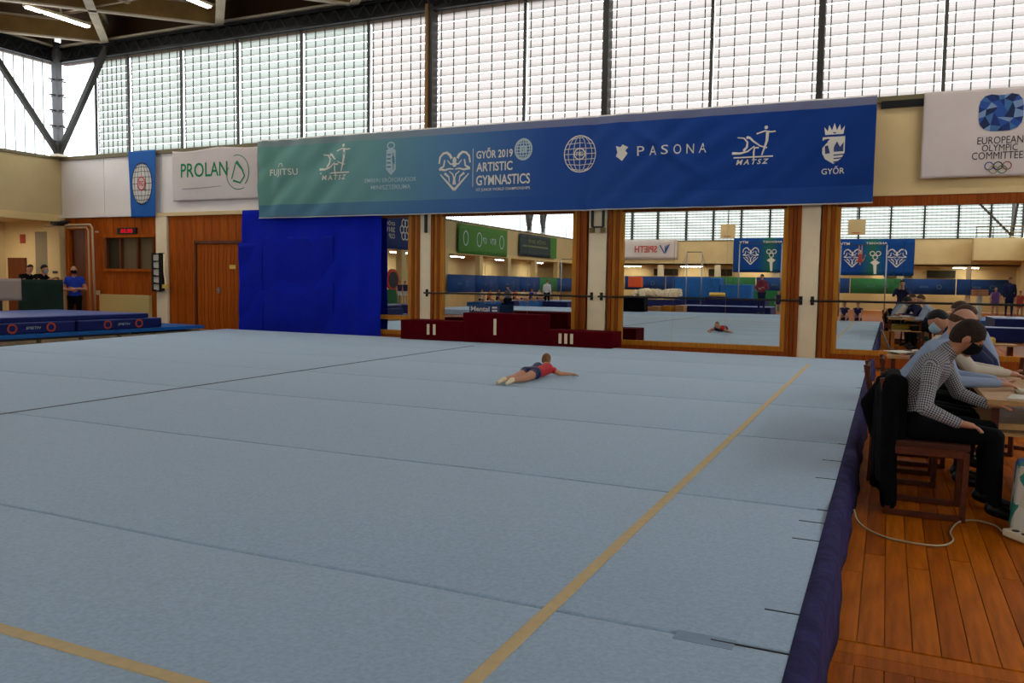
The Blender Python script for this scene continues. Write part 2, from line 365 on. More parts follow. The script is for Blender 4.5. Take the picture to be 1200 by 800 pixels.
    regs = ['shirt', 'pants', 'skin', 'shoe', 'belt', 'lip', 'hair', 'eye']
    cm = {'belt': col['shirt'], 'lip': mat('lip', (.35, .10, .08), .5), 'hair': col.get('hairm', BLACK), 'eye': BLACK, **{k: v for k, v in col.items() if k in regs}}
    vs = [v.co[:] for v in me.vertices]; fs = [tuple(p.vertices) for p in me.polygons]
    mi = [regs.index(P[i][-1]) for i in idx]; pi = list(idx)
    nv = len(vs)
    if ex.f: fs += [tuple(nv+i for i in q) for q in ex.f]; vs += ex.v; mi += [2]*len(ex.f); nv = len(vs)
    if not mask or True:
        e = MB()
        for q in (-1, 1): e.ell(hc+f*.083*S+s_*.031*q*S+up*.002*S, (s_*.013*S, f*.009*S, up*.007*S), 8, 5)
        fs += [tuple(nv+i for i in q) for q in e.f]; vs += e.v; mi += [7]*len(e.f)
    O = V(origin) if origin else V((pel.x, pel.y, min(v[2] for v in vs)))
    m2 = bpy.data.meshes.new(name); m2.from_pydata([(v[0]-O.x, v[1]-O.y, v[2]-O.z) for v in vs], [], fs)
    for r in regs: m2.materials.append(cm[r])
    m2.polygons.foreach_set('material_index', mi); m2.shade_smooth()
    if 'plaid' in col:   # unroll a cloth grid along each limb
        uv = m2.uv_layers.new(name='cloth'); co = np.array(vs)
        for pnum, pl in enumerate(m2.polygons):
            if pnum >= n: break
            p = P[idx[pnum]]
            if p[0] == 'e': continue
            ch = p[1]; dd = (p[3]-p[1]); dd = dd.normalized() if dd.length > 1e-6 else V((0, 0, 1)); x = dd.cross(V((.31, .2, .93))).normalized(); y = dd.cross(x); r = (p[2]+p[4])/2
            c0 = V(cen[pnum])-ch; a0 = math.atan2(c0.dot(y), c0.dot(x))
            for li in pl.loop_indices:
                v = V(vs[m2.loops[li].vertex_index])-ch; a = math.atan2(v.dot(y), v.dot(x))
                if a-a0 > PI: a -= 2*PI
                if a-a0 < -PI: a += 2*PI
                uv.data[li].uv = (a*r, v.dot(dd))
    o = link(m2, name, O, None); tag(o, label, cat, group)
    if hair is not None:
        h = MB(); nu, nvv = (64, 48) if fine else (36, 26); rnd = random.Random(len(label))
        for i in range(nvv+1):
            th = PI*(i+.01)/(nvv+.02)
            for j in range(nu):
                ph = 2*PI*j/nu; d = (math.sin(th)*math.cos(ph), math.sin(th)*math.sin(ph), math.cos(th))
                thr = .12+.62*max(d[1], -.55) - hairlen
                q_ = min(1, max(0, (d[2]-thr)/.14)); q_ = q_*q_*(3-2*q_); k = .90+.155*q_+rnd.uniform(-.006, .008)*q_
                if bald and (d[2] > .35 or d[1] > .1): k = .86
                if d[2] > .3 and not bald: k += .05*min(1, (d[2]-.3)/.4)
                h.v.append(tuple(hc-f*.004*S+(ax[0]*d[0]+ax[1]*d[1]+ax[2]*d[2])*k))
        for i in range(nvv):
            for j in range(nu): j2 = (j+1) % nu; h.f.append((i*nu+j, (i+1)*nu+j, (i+1)*nu+j2, i*nu+j2))
        if pony: h.capsule(hc-f*.09*S+up*.03*S, .028*S, hc-f*.14*S-up*.12*S, .016*S)
        h.build('hair', hair, o, smooth=True)
    if mask is not None:
        h = MB(); nu, nvv = 20, 12
        for i in range(nvv+1):
            for j in range(nu+1):
                a = math.radians(-72+144*j/nu); c = -.02-.82*i/nvv
                q = math.sqrt(max(.05, 1-c*c*.8)); k = 1.13+.16*math.cos(a*1.25)*math.sin(PI*i/nvv)
                h.v.append(tuple(hc+ax[0]*(math.sin(a)*q*1.04)+ax[1]*(math.cos(a)*q*k)+ax[2]*c*1.05))
        for i in range(nvv):
            for j in range(nu): a = i*(nu+1)+j; h.f.append((a, a+1, a+nu+2, a+nu+1))
        mo = h.build('face_mask', mask, o, smooth=True, thick=.003)
    return o
def xf(J, loc, yaw, s):   # local joints (x = person's right, y = forward) to world
    c, n = math.cos(yaw), math.sin(yaw); o = {}
    for k, v in J.items():
        x, y, z = v
        if k in ('face', 'up'): o[k] = (x*c-y*n, x*n+y*c, z)
        else: o[k] = (loc[0]+(x*c-y*n)*s, loc[1]+(x*n+y*c)*s, loc[2]+z*s)
    return o
def standing(**kw):
    J = dict(to_l=(-.13, .15, .035), to_r=(.13, .15, .035), an_l=(-.11, -.01, .075), an_r=(.11, -.01, .075), kn_l=(-.105, .03, .49), kn_r=(.105, .03, .49),
             hip_l=(-.085, 0, .93), hip_r=(.085, 0, .93), waist=(0, .01, 1.15), neck=(0, -.015, 1.47), sh_l=(-.175, -.01, 1.41), sh_r=(.175, -.01, 1.41),
             el_l=(-.235, -.03, 1.13), el_r=(.235, -.03, 1.13), wr_l=(-.22, .08, .90), wr_r=(.22, .08, .90), ha_l=(-.21, .12, .80), ha_r=(.21, .12, .80), head=(0, .03, 1.635), face=(0, 1, -.05))
    J.update(kw); return J
def sitting(h=.46, lean=.1, **kw):
    J = dict(to_l=(-.13, .58, .035), to_r=(.13, .58, .035), an_l=(-.12, .42, .075), an_r=(.12, .42, .075), kn_l=(-.12, .47, h+.06), kn_r=(.12, .47, h+.06),
             hip_l=(-.09, 0, h+.10), hip_r=(.09, 0, h+.10), waist=(0, lean*.25, h+.32), neck=(0, lean, h+.63), sh_l=(-.175, lean, h+.57), sh_r=(.175, lean, h+.57),
             el_l=(-.22, lean+.12, h+.32), el_r=(.22, lean+.12, h+.32), wr_l=(-.14, lean+.34, h+.28), wr_r=(.14, lean+.34, h+.28), ha_l=(-.1, lean+.44, h+.27), ha_r=(.1, lean+.44, h+.27),
             head=(0, lean+.06, h+.79), face=(0, 1, -.25))
    J.update(kw); return J
# (1) ============================================================ SETTING
YB, XL, YF, XR = 16.0, -21.3, -28.0, 7.5
fl = MB().box(XL-4, XR+1, YF-3, YB+.3, -.12, -.012).build('floor', FLB); st(fl, 'orange brown varnished wooden sports floor')
# planks beside the carpet
xs = -.16; pi = 0; wpl = .104
for i in range(28):
    x0 = xs+i*wpl; y = 3.60+random.uniform(-.9, 0)
    cuts = [3.60]
    while cuts[-1] < 9.3: cuts.append(cuts[-1]+random.uniform(1.1, 2.2) if len(cuts) > 1 else 3.60+random.uniform(.7, 2.1))
    for a, b in zip(cuts[:-1], cuts[1:]):
        MB().box(x0+.0015, x0+wpl-.0025, a+.002, b-.002, -.012, random.uniform(-.0012, 0)).build('plank', random.choice(FLW), fl)
    MB().box(x0+.0015, x0+wpl-.0025, 1.9, 3.36, -.012, random.uniform(-.0012, 0)).build('plank', random.choice(FLW), fl)
for k, (a, b) in enumerate(((3.365, 3.47), (3.475, 3.585))):
    MB().box(-.16, 2.8, a, b, -.012, -.0005).build('plank', FLW[k], fl)
far = MB()
for i in range(28):
    x0 = xs+i*wpl; far.box(x0+.0015, x0+wpl-.0025, 9.5 if i % 2 else 9.7, 15.9, -.011, -.003)
o = far.build('plank_strip', FLW[0], fl); o['kind'] = 'stuff'
# (2) back wall
wb = sroot('wall_back', (-7, YB, 0))
b = MB().box(XL-.3, XR, YB+.12, YB+.4, 0, 3.1); b.build('masonry', CREAM, wb)
for x0, x1, m in ((XL, -19.6, PALEW), (-19.59, -17.45, PALEW), (-17.44, -13.4, PALEW), (-13.39, -9.4, PALEW), (-9.39, -5.4, CREAM), (-5.39, -1.35, CREAM), (-1.34, 2.7, CREAM), (2.71, XR, CREAM)):
    MB().box(x0, x1, YB+.02, YB+.35, 3.1, 4.7).build('parapet_panel', m, wb, bev=.01)
MB().box(-17.7, XR, YB-.06, YB+.05, 3.08, 3.17).build('ledge', CREAM, wb)
MB().box(XL, -17.7, YB-.06, YB+.05, 3.10, 3.2).build('ledge', PALEW, wb)
MB().box(XL, XR, YB-.03, YB+.3, 4.7, 4.80).build('sill', mat('sill_olive', '#6e6446', .6), wb)
MB().box(-.25, .44, YB-.04, YB+.02, 4.6, 4.72).build('dark_recess', BLACK, wb)
def openwood(x0, x1, holes, base=0, top=3.09, w=.27, y=YB):
    i = 0; x = x0
    while x < x1-.02:
        xe = min(x+w, x1); segs = [(base, top)]
        for hx0, hx1, hz0, hz1 in holes:
            if x < hx1-.02 and xe > hx0+.02:
                ns = []
                for a, c in segs:
                    if hz0 > a: ns.append((a, min(c, hz0)))
                    if hz1 < c: ns.append((max(a, hz1), c))
                    if hz1 <= a or hz0 >= c: ns.append((a, c))
                segs = [s for s in dict.fromkeys(ns) if s[1]-s[0] > .02]
        for a, c in segs: MB().box(x+.004, xe-.004, y, y+.1, a, c).build('board', PANW if i % 3 else PANW2, wb)
        x = xe; i += 1
HW = (-19.54, -17.73, 1.66, 2.58); HN = (-21.02, -20.35, 0, 2.78)
# edges snapped to openings
for a, c, hl in ((-21.15, -21.02, []), (-21.02, -20.35, [HN]), (-20.35, -19.54, []), (-19.54, -17.73, [HW]), (-17.73, -17.64, []), (-17.2, -16.27, []), (-16.27, -14.72, [(-16.27, -14.72, 0, 2.38)]), (-14.72, -13.2, [])): openwood(a, c, hl)
MB().box(-21.02, -20.35, YB+.10, YB+.118, 0, 2.78).build('dark_panel', DARKW, wb)
# door 1 and window 0
d1 = sroot('door_1', (-15.5, YB, 0))
for k, x0 in enumerate((-16.25, -15.495)):
    lf = MB().box(x0, x0+.75, YB+.03, YB+.09, .02, 2.35).build('door_leaf', PANW2, d1)
    for i in range(6): MB().box(x0+.01+i*.123, x0+.123+i*.123, YB+.015, YB+.03, .05, 2.33).build('board', PANW if i % 2 else PANW2, lf)
MB().box(-15.53, -15.46, YB-.02, YB+.012, 1.1, 1.25).build('handle_plate', mat('nickel', '#8c8a84', .3, metal=1), d1)
MB().tube([(-15.5, YB-.02, 1.19), (-15.5, YB-.06, 1.19), (-15.38, YB-.06, 1.19)], .012).build('handle', MATS['nickel'], d1, smooth=True)
MB().box(-15.15, -14.95, YB+.006, YB+.013, 1.72, 1.82).build('notice', YEL, d1)
for a in ((-16.31, -16.25), (-14.745, -14.69)): MB().box(*a, YB-.02, YB+.1, 0, 2.42).build('frame', DARKW, d1)
MB().box(-16.31, -14.69, YB-.02, YB+.1, 2.36, 2.43).build('frame', DARKW, d1)
w0 = sroot('window_1', (-18.6, YB, 1.66))
for a in ((-19.56, -19.49, 1.64, 2.6), (-17.78, -17.71, 1.64, 2.6), (-19.0, -18.94, 1.7, 2.55), (-18.36, -18.3, 1.7, 2.55)): MB().box(a[0], a[1], YB-.03, YB+.11, a[2], a[3]).build('window_frame', DARKW, w0)
for z in (1.63, 2.54): MB().box(-19.6, -17.7, YB-.05, YB+.11, z, z+.07).build('window_frame', PANW2, w0)
DG = mat('dark_glass', (.035, .03, .018), .08); LG = mat('lit_glass', (.14, .10, .05), .12)
for i, (a, c) in enumerate(((-19.49, -19.0), (-18.94, -18.36), (-18.3, -17.78))): MB().box(a, c, YB+.06, YB+.075, 1.7, 2.54).build('pane', (DG, LG, LG)[i], w0)
# pillars
k = 1
for x in (-17.43, -13.4, -9.39, -5.39, -1.35, 2.68):
    o = MB().box(x-.19, x+.19, YB-.05, YB+.12, 0, 3.08).build('trim_%d' % k, PILW, bev=.01); st(o, 'pale painted wall pillar'); k += 1
o = MB().box(-21.72, -21.2, 15.85, YB+.2, 0, 3.1).build('trim_%d' % k, YELW, bev=.01); st(o, 'yellowish corner pillar'); k += 1
# upper mullions / posts and window bays, all four walls
WIN = [2]
def slat_window(x0, x1, sm, parts=True, y=YB, sgn=1, n=13, wires=7, clear=False):
    r = sroot('window_%d' % WIN[0], ((x0+x1)/2, y, 4.8)); WIN[0] += 1
    z0, z1 = 4.82, 7.36; pitch = (z1-z0)/n; acc = MB()
    for i in range(n):
        a = z0+i*pitch; q = MB() if parts else acc
        h = pitch-.024; n0 = len(q.v); cs = [(sgn*(.22+.035*(1-(2*t-1)**2)), a+.002+h*t) for t in (0, .25, .5, .75, 1)]
        for yy, zz in cs: q.v += [(x0+.03, y+yy, zz), (x1-.03, y+yy, zz)]
        for k_ in range(4): e = n0+2*k_; q.f.append((e, e+1, e+3, e+2))
        if parts: q.build('slat', sm, r)
    if not parts: acc.build('slats', sm, r)['kind'] = 'stuff'
    w = MB()
    for i in range(wires): x = x0+(x1-x0)*(i+.5)/wires; w.box(x-.009, x+.009, y+sgn*.17, y+sgn*.188, z0, z1)
    w.build('wire_grid', WIRE, r); 
    return r
def glass_window(y0, y1, x, sgn, n, parts):
    r = sroot('window_%d' % WIN[0], (x, (y0+y1)/2, 4.8)); WIN[0] += 1; acc = MB(); d = (y1-y0)/n
    for i in range(n):
        q = MB() if parts else acc; q.box(x+sgn*.2, x+sgn*.21, y0+i*d+.006, y0+(i+1)*d-.006, 4.82, 7.36)
        if parts: q.build('pane', GLASS, r)
    if not parts: acc.build('panes', GLASS, r)['kind'] = 'stuff'
    q = MB()
    for i in range(n+1): q.box(x+sgn*.16, x+sgn*.2, y0+i*d-.011, y0+i*d+.011, 4.82, 7.36)
    q.build('glazing_bars', LGT_, r)['kind'] = 'stuff'
    return r
edges = [-20.03, -18.78, -16.87, -14.98, -13.0, -11.08, -9.33, -7.16, -5.31, -3.26, -1.28, .71, 2.68, 4.6, 6.5, XR]
for i, (a, c) in enumerate(zip(edges[:-1], edges[1:])): slat_window(a, c, SLATL if c < -11 else SLAT, parts=c < 3)
r = sroot('window_%d' % WIN[0], (-20.6, YB, 4.8)); WIN[0] += 1
for i in range(4): MB().box(-21.2+i*.29, -20.93+i*.29, YB+.2, YB+.21, 4.82, 7.36).build('pane', GLASS, r)
mul = sroot('trim_%d' % k, (-9, YB, 4.8)); k += 1
for x in edges[:-1]:
    thick = min(abs(x-q) for q in (-9.33, -5.31, -1.28, 2.68)) < .05
    if thick: MB().box(x-.055, x+.055, YB-.05, YB+.2, 4.8, 7.5).build('post', STEEL, mul)
    else: MB().box(x-.03, x+.03, YB+.15, YB+.2, 4.8, 7.4).build('mullion', mat('mullion_grey', '#4b4a44', .5), mul)
MB().box(-9.43, -9.36, YB-.1, YB+.02, 4.8, 7.5).build('post_edge', mat('brown_edge', (.2, .1, .03), .5), mul)
# band beam above windows
def band(p0, p1, parent):
    a = V(p0); c = V(p1); d = (c-a).normalized(); L = (c-a).length
    MB().beam(a+V((0, 0, .02)), c+V((0, 0, .02)), .12, .06).beam(a+V((0, 0, .33)), c+V((0, 0, .33)), .12, .06).build('chord', BLACK, parent)
    q = MB(); n = int(L/.4)
    for i in range(n): q.beam(a+d*(i*.4)+V((0, 0, .04)), a+d*(i*.4+.2)+V((0, 0, .32)), .02, .02).beam(a+d*(i*.4+.2)+V((0, 0, .32)), a+d*(i*.4+.4)+V((0, 0, .04)), .02, .02)
    q.build('lacing', STEEL, parent)['kind'] = 'stuff'
    MB().beam(a+V((0, 0, .42)), c+V((0, 0, .42)), .16, .05).build('angle', FLG, parent)
ce = sroot('ceiling', (-7, -6, 8.35))
MB().box(XL-.4, XR+.4, YF-.4, YB+.4, 8.35, 8.6).build('roof_deck', DECK, ce)
band((XL, YB-.02, 7.38), (XR, YB-.02, 7.38), ce); band((XL+.02, YF, 7.38), (XL+.02, YB, 7.38), ce); band((XL, YF+.02, 7.38), (XR, YF+.02, 7.38), ce)
MB().box(XL, XR, YB+.06, YB+.1, 7.36, 7.78).build('band_backing', BLACK, ce); MB().box(XL-.1, XL-.06, YF, YB, 7.36, 7.78).build('band_backing', BLACK, ce)
MB().box(XL, XR, YB+.1, YB+.3, 7.36, 8.4).build('upper_panel', mat('brown_panel', (.10, .055, .025), .8), ce)
MB().box(XL-.3, XL-.1, YF, YB, 7.36, 8.4).build('upper_panel', MATS['brown_panel'], ce)
MB().box(XL, XR, YF-.3, YF-.1, 7.36, 8.4).build('upper_panel', MATS['brown_panel'], ce)
# diagonal roof grid
def clip(px, py, dx, dy):
    ts = []
    for lim, p, d in ((XL, px, dx), (XR, px, dx), (YF, py, dy), (YB-.05, py, dy)):
        if abs(d) > 1e-9: ts.append((lim-p)/d)
    return [t for t in sorted(ts) if XL-.01 <= px+dx*t <= XR+.01 and YF-.01 <= py+dy*t <= YB]
for dx in (1, -1):
    for kx in range(-14, 16):
        px = -19.35+4*kx; ts = clip(px, YB-.05, dx, -1)
        if len(ts) < 2 or ts[-1]-ts[0] < 1: continue
        a = (px+dx*ts[0], YB-.05-ts[0]); c = (px+dx*ts[-1], YB-.05-ts[-1])
        bm = MB().beam((*a, 7.96), (*c, 7.96), .03, .42).build('beam', WEB, ce)
        w = .2 if dx > 0 else .13
        MB().beam((*a, 7.73), (*c, 7.73), w, .04).beam((*a, 8.2), (*c, 8.2), w, .04).build('flange', FLG, bm)
lat = MB()
for i in range(7):
    for j in range(11):
        x, y = -19.35+4*i+2, YB-2-4*j; z = 7.72
        for dx, dy in ((1, 1), (-1, 1), (1, -1), (-1, -1)): lat.tube([(x+dx*1.1, y+dy*.0, z+.05), (x, y+dy*1.1, z+.55)], .022, 5)
        lat.tube([(x-1.6, y, z+.1), (x+1.6, y, z+.1)], .025, 5)
lat.build('lattice_bars', FLG, ce)['kind'] = 'stuff'
# other walls
wl = sroot('wall_left', (XL, -6, 0))
MB().box(XL-.3, XL-.02, YF, YB+.3, 3.05, 4.72).build('parapet', mat('ochre_wall', (.46, .35, .17), .75, noise=.06, nscale=1), wl)
MB().box(XL-.1, XL+.06, YF, YB-.1, 3.0, 3.08).build('ledge', YELW, wl)
MB().box(XL-.3, XL+.02, YF, YB, 4.72, 4.80).build('sill', MATS['sill_olive'], wl)
MB().box(XL-2.8, XL-2.6, YF, YB+.3, 0, 3.05).build('recess_wall', YELW, wl)
MB().box(XL-2.8, XL, YF-2.2, YF+.02, 0, 3.05).box(XL-2.8, XL, YF, YB+.3, 3.05, 3.2).build('recess_ceiling', YELW, wl)
MB().box(XL-2.8, XL-.3, YB+.1, YB+.3, 0, 3.05).build('return_wall', YELW, wl)
MB().box(-22.55, -21.73, YB+.085, YB+.098, 0, 2.75).build('grey_panel', mat('grey_wall', '#7c7158', .8), wl)
MB().box(-23.75, -22.95, YB+.06, YB+.098, 0, 2.0).build('dark_doorway', DARKW, wl)
for y in range(-26, 14, 4): MB().box(XL-.25, XL+.05, y-.2, y+.2, 0, 3.05).build('column', YELW, wl)
for i in range(11): glass_window(YB-(i+1)*4+.06, YB-i*4-.06, XL, -1, 14, i == 0)
wf = sroot('wall_front', (-7, YF, 0))
MB().box(XL, XR, YF-.3, YF, 3.0, 4.72).build('parapet', CREAM, wf)
MB().box(XL, XR, YF-.3, YF+.04, 4.72, 4.80).build('sill', MATS['sill_olive'], wf)
MB().box(XL, XR, YF-2.2, YF-2, 0, 3.0).build('recess_wall', YELW, wf)
MB().box(XR, XR+.3, YF-2.2, YF, 0, 3.1).box(XL, XR, YF-2.2, YF, 3.0, 3.1).build('recess_ceiling', YELW, wf)
for i in range(8): x = -19.4+4*i; MB().box(x-.2, x+.2, YF-.3, YF+.02, 0, 3.0).build('column', PILW, wf)
for x in (-16.4, -12.4, -.4, 2.2): MB().box(x, x+1.7, YF-1.98, YF-1.9, 2.25, 2.75).build('dark_window', DG, wf)
ef = [XL]+[-19.6+1.95*i for i in range(14)]+[XR]
for a, c in zip(ef[:-1], ef[1:]): slat_window(a, c, SLATL, parts=False, y=YF, sgn=-1)
mf = MB()
for x in ef: mf.box(x-.06, x+.06, YF-.3, YF+.02, 4.8, 7.5)
mf.build('mullions', STEEL, wf)
wr = sroot('wall_right', (XR, -6, 0))
MB().box(XR, XR+.3, YF, YB+.3, 0, 4.75).build('parapet', CREAM, wr)
MB().box(XR, XR+.3, YF, YB+.3, 7.4, 8.4).build('upper_panel', MATS['brown_panel'], wr)
for i in range(11): glass_window(YB-(i+1)*4+.06, YB-i*4-.06, XR, 1, 4, False)
# corner mast and V braces
def vbrace(p, q1, q2, label, rungs=5):
    t = thing('corner_mast', p, label, 'steel mast')
    MB().box(p[0]-.09, p[0]+.09, p[1]-.09, p[1]+.09, 4.8, 7.9).build('mast', mat('grey_steel', '#5b5a58', .5), t)
    for i in range(rungs):
        z = 5.2+i*.42; MB().beam((p[0]-.25, p[1], z), (p[0]+.25, p[1], z), .05, .035).beam((p[0], p[1]-.25, z), (p[0], p[1]+.25, z), .05, .035).build('rung', STEEL, t)
    for q in (q1, q2):
        MB().beam((p[0], p[1], 4.85), q, .13, .13).build('brace', STEEL, t)
    MB().beam((p[0]-.16, p[1], 4.82), (p[0]+.16, p[1], 4.82), .3, .06).build('shoe_plate', FLG, t)
vbrace((XL+.12, YB-.12, 4.8), (-19.2, YB-.12, 7.6), (XL+.12, 13.75, 7.6), 'steel corner mast with rungs and two V braces, in the far left corner')
vbrace((XL+.15, -16.6, 4.8), (XL+.15, -15.6, 7.6), (XL+.15, -17.6, 7.6), 'steel mast with V braces on the left wall windows, seen in the mirror', 3)
vbrace((XL+.15, -18.8, 4.8), (XL+.15, -17.9, 7.6), (XL+.15, -19.8, 7.6), 'second steel mast with V braces further along the left wall windows', 3)
vbrace((6.9, YF+.3, 4.8), (4.4, YF+.3, 7.6), (6.9, YF+2.8, 7.6), 'steel mast with V braces at the opposite right corner, seen in the mirror', 3)

# (3) ============================================================ LIGHT FITTINGS
def lamp(x, y, z, L, label, group=None, power=None, ax='y', w=.12):
    t = thing('ceiling_light', (x, y, z), label, 'light', group)
    hx, hy = (w/2, L/2) if ax == 'y' else (L/2, w/2)
    MB().box(x-hx-.03, x+hx+.03, y-hy-.02, y+hy+.02, z+.03, z+.09).build('housing', FLG, t)
    MB().box(x-hx, x+hx, y-hy, y+hy, z-.005, z+.03).build('tube', PAPER if power == 0 else TUBE, t)
    if power == 0: return t
    ld = bpy.data.lights.new('lamp', 'AREA'); ld.shape = 'RECTANGLE'; ld.size = 2*hx; ld.size_y = 2*hy; ld.energy = power or LAMP_W; ld.color = (1, .93, .84)
    lo = bpy.data.objects.new('lamp_glow', ld); C.objects.link(lo); lo.parent = t; lo.location = (0, 0, -.03); return t
for i in range(7):
    for j in range(11):
        x = -18.4+4*i; y = 13.95-4*j
        on = j < 1 or j > 5
        if i == 0 and j == 0:
            lamp(x, 14.1, 7.66, 1.15, 'lit strip light nearest the corner mast, longer tube'); lamp(x-.03, 13.27, 7.66, .4, 'short lit strip light tube just left of the long one by the corner mast', power=12)
        elif i == 1 and j == 0: lamp(x-.05, y, 7.66, 1.5, 'lit strip light hanging by the second roof node, cut by the top of the photo')
        else: lamp(x, y, 7.66, 1.5, ('lit' if on else 'unlit')+' strip light tube hung under the diagonal roof beams', ('lit' if on else 'unlit')+' roof strip lights', power=LAMP_W if on else 0)
lamp(XL-1.5, 14.2, 2.95, 1.6, 'lit strip light under the ceiling of the left recess', power=30)
for i, y in enumerate((8, 2, -4, -10, -16, -22)): lamp(XL-1.5, y, 2.95, 1.6, 'strip light under the recess ceiling along the left wall', 'left recess lights', power=40, w=.05)
for i, x in enumerate((-18, -13.5, -9, -4.5, 0, 4.5)): lamp(x, YF-1.1, 2.9, 1.6, 'strip light under the recess of the opposite wall', 'opposite recess lights', power=40, ax='x', w=.06)

# (4) ============================================================ MIRRORS
def mirror(x0, x1, label, panes, rail=False, z0=.36, z1=2.90, left=True, right=True):
    t = thing('wall_mirror', ((x0+x1)/2, YB, .2), label, 'mirror')
    w = (x1-x0)/panes
    for i in range(panes):
        a, c = x0+i*w+.002, x0+(i+1)*w-.002; dy = (random.uniform(-.0012, .0012))
        n = MB(); n.box(a, c, YB-.004, YB+.004, z0, z1)
        n.v = [(v[0], v[1]+(dy if v[0] > (a+c)/2 else -dy), v[2]) for v in n.v]; n.build('mirror_pane', MIRROR, t)
    for e, s in ((x0, -1), (x1, 1)):
        if (s < 0 and not left) or (s > 0 and not right): continue
        MB().box(e, e+s*.09, YB-.05, YB+.05, z0-.09, z1+.1).build('inner_frame', POSTL, t, bev=.006)
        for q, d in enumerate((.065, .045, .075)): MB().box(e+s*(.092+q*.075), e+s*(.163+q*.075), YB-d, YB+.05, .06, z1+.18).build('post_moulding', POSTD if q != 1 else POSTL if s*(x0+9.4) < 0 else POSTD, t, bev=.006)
    MB().box(x0, x1, YB-.05, YB+.05, z0-.09, z0).build('inner_frame', POSTL, t, bev=.006)
    MB().box(x0-.1, x1+.1, YB-.07, YB+.05, .06, z0-.09).build('bottom_rail', POSTD, t, bev=.006)
    MB().box(x0-.05, x1+.05, YB-.05, YB+.05, z1, z1+.18).build('top_rail', POSTD, t, bev=.006)
    if rail: MB().box(x0, x1, YB-.06, YB-.012, .60, .70).build('cross_rail', POSTL, t, bev=.006)
    return t
mirror(-13.0, -9.86, 'framed wall mirror partly behind the blue curtain, crossed by a low wooden rail', 3, rail=True)
mirror(-8.95, -5.93, 'framed wall mirror directly above the winners podium', 3)
mirror(-4.84, -1.80, 'framed wall mirror between the podium and the narrow white pillar', 3)
mirror(-.82, 4.4, 'framed wall mirror behind the officials at the right', 5)
mm = thing('barre', (-5.5, YB-.15, 1.0), 'thin black ballet barre running across mirrors and pillars', 'barre')
for a, c in ((-9.38, -5.46), (-5.32, -1.42), (-1.28, 4.4)):
    MB().tube([(a, YB-.16, 1.22), (c, YB-.16, 1.22)], .018).build('rail', BLACK, mm, smooth=True)
for x in (-9.36, -5.49, -5.28, -1.45, -1.25):
    MB().box(x-.02, x+.02, YB-.17, YB-.05, 1.205, 1.235).box(x-.03, x+.03, YB-.062, YB-.05, 1.14, 1.30).build('bracket', BLACK, mm)
hk = thing('pillar_hook', (-5.39, YB-.07, 2.6), 'dark U shaped hook bars hanging on the white pillar above the barre', 'hook')
for x in (-5.5, -5.27): MB().box(x-.022, x+.022, YB-.1, YB-.051, 2.62, 3.06).build('bar', DGREY, hk); MB().box(x-.045, x+.045, YB-.12, YB-.051, 2.5, 2.6).build('foot', mat('brass', '#6b5730', .4), hk)
MB().box(-5.5, -5.27, YB-.1, YB-.051, 2.6, 2.63).build('bar', DGREY, hk)
tag(MB().box(-9.42, -9.36, YB-.09, YB-.051, 2.55, 3.05).build('pillar_strap', DGREY), 'dark strap hanging at the top of the pillar left of the podium mirror', 'strap')

# (5) ============================================================ EXERCISE FLOOR
xr = -.235
def xleft(y): return -13.77-.15*(y-9.14) if y > 6 else -13.3
mt = thing('exercise_floor', (-7, 7, 0), 'large pale blue carpeted gymnastics floor with yellow boundary tape', 'gymnastics floor')
ys = [-1.25, .74, 2.77, 4.70, 6.80, 8.77, 10.79, 12.98, 15.2]
for i, (a, c) in enumerate(zip(ys[:-1], ys[1:])):
    ce_ = MB(); x1 = xr; n = 48
    lo, hi = a+.006, c-.006
    def top(x, e): return .25+(.0)
    pts_a = []; pts_b = []
    for j in range(n+1):
        t = j/n
        xa = xleft(lo)*(1-t)+x1*t; xc = xleft(hi)*(1-t)+x1*t
        wob = .010*math.sin(xa*1.3+i*2)+.006*math.sin(xa*3.1+i)
        yb = hi+wob if i < 7 else 15.02+.38*(1-t)+.02*math.sin(xa*1.1)
        ya = lo+(.010*math.sin(xa*1.3+(i-1)*2)+.006*math.sin(xa*3.1+i-1))*(i > 0)
        pts_a.append((xa, ya)); pts_b.append((xc, yb))
    # cross-section: low edge lip, slightly crowned strip
    rows = []
    for fr, z in ((0, .238), (.002, .248), (.008, .25), (.5, .2505), (.992, .25), (.998, .248), (1, .238)):
        rows.append([(pa[0]*(1-fr)+pb[0]*fr, pa[1]*(1-fr)+pb[1]*fr, z) for pa, pb in zip(pts_a, pts_b)])
    base = len(ce_.v)
    for r_ in rows: ce_.v += r_
    for q in range(len(rows)-1):
        for j in range(n): A = q*(n+1)+j; ce_.f.append((A, A+1, A+n+2, A+n+1))
    ce_.build('carpet_strip', CARP, mt, smooth=True)
MB().prism([(xr, -1.25), (xr, 15.0), (xleft(15.2), 15.4), (xleft(9), 9), (-13.3, 6), (-13.3, -1.25)], .0, .2345).build('foam_base', mat('foam_grey', '#2e3238', .9), mt)
TZ = .2535
tp = MB()
MB().box(-1.115, -1.065, -1.2, 13.72, .249, TZ).build('boundary_tape', TAPE, mt)
MB().box(-13.2, -1.115, 1.745, 1.795, .249, TZ).build('boundary_tape', TAPE, mt)
MB().prism([(-6.88, -1.2), (-6.845, -1.2), (-7.19, 14.05), (-7.225, 14.05)], .249, TZ).build('centre_seam', BLACK, mt)
for y in ys[1:-1]:
    q = MB(); q.box(-.50 if y in (2.77,) else -.3, -.24, y-.004, y+.004, .2495, .2525).build('edge_stitch', DGREY, mt)
for y in (3.13, 4.43, 4.1, 5.5, 6.1): MB().box(-.37, -.24, y-.004, y+.004, .2495, .2525).build('edge_stitch', DGREY, mt)
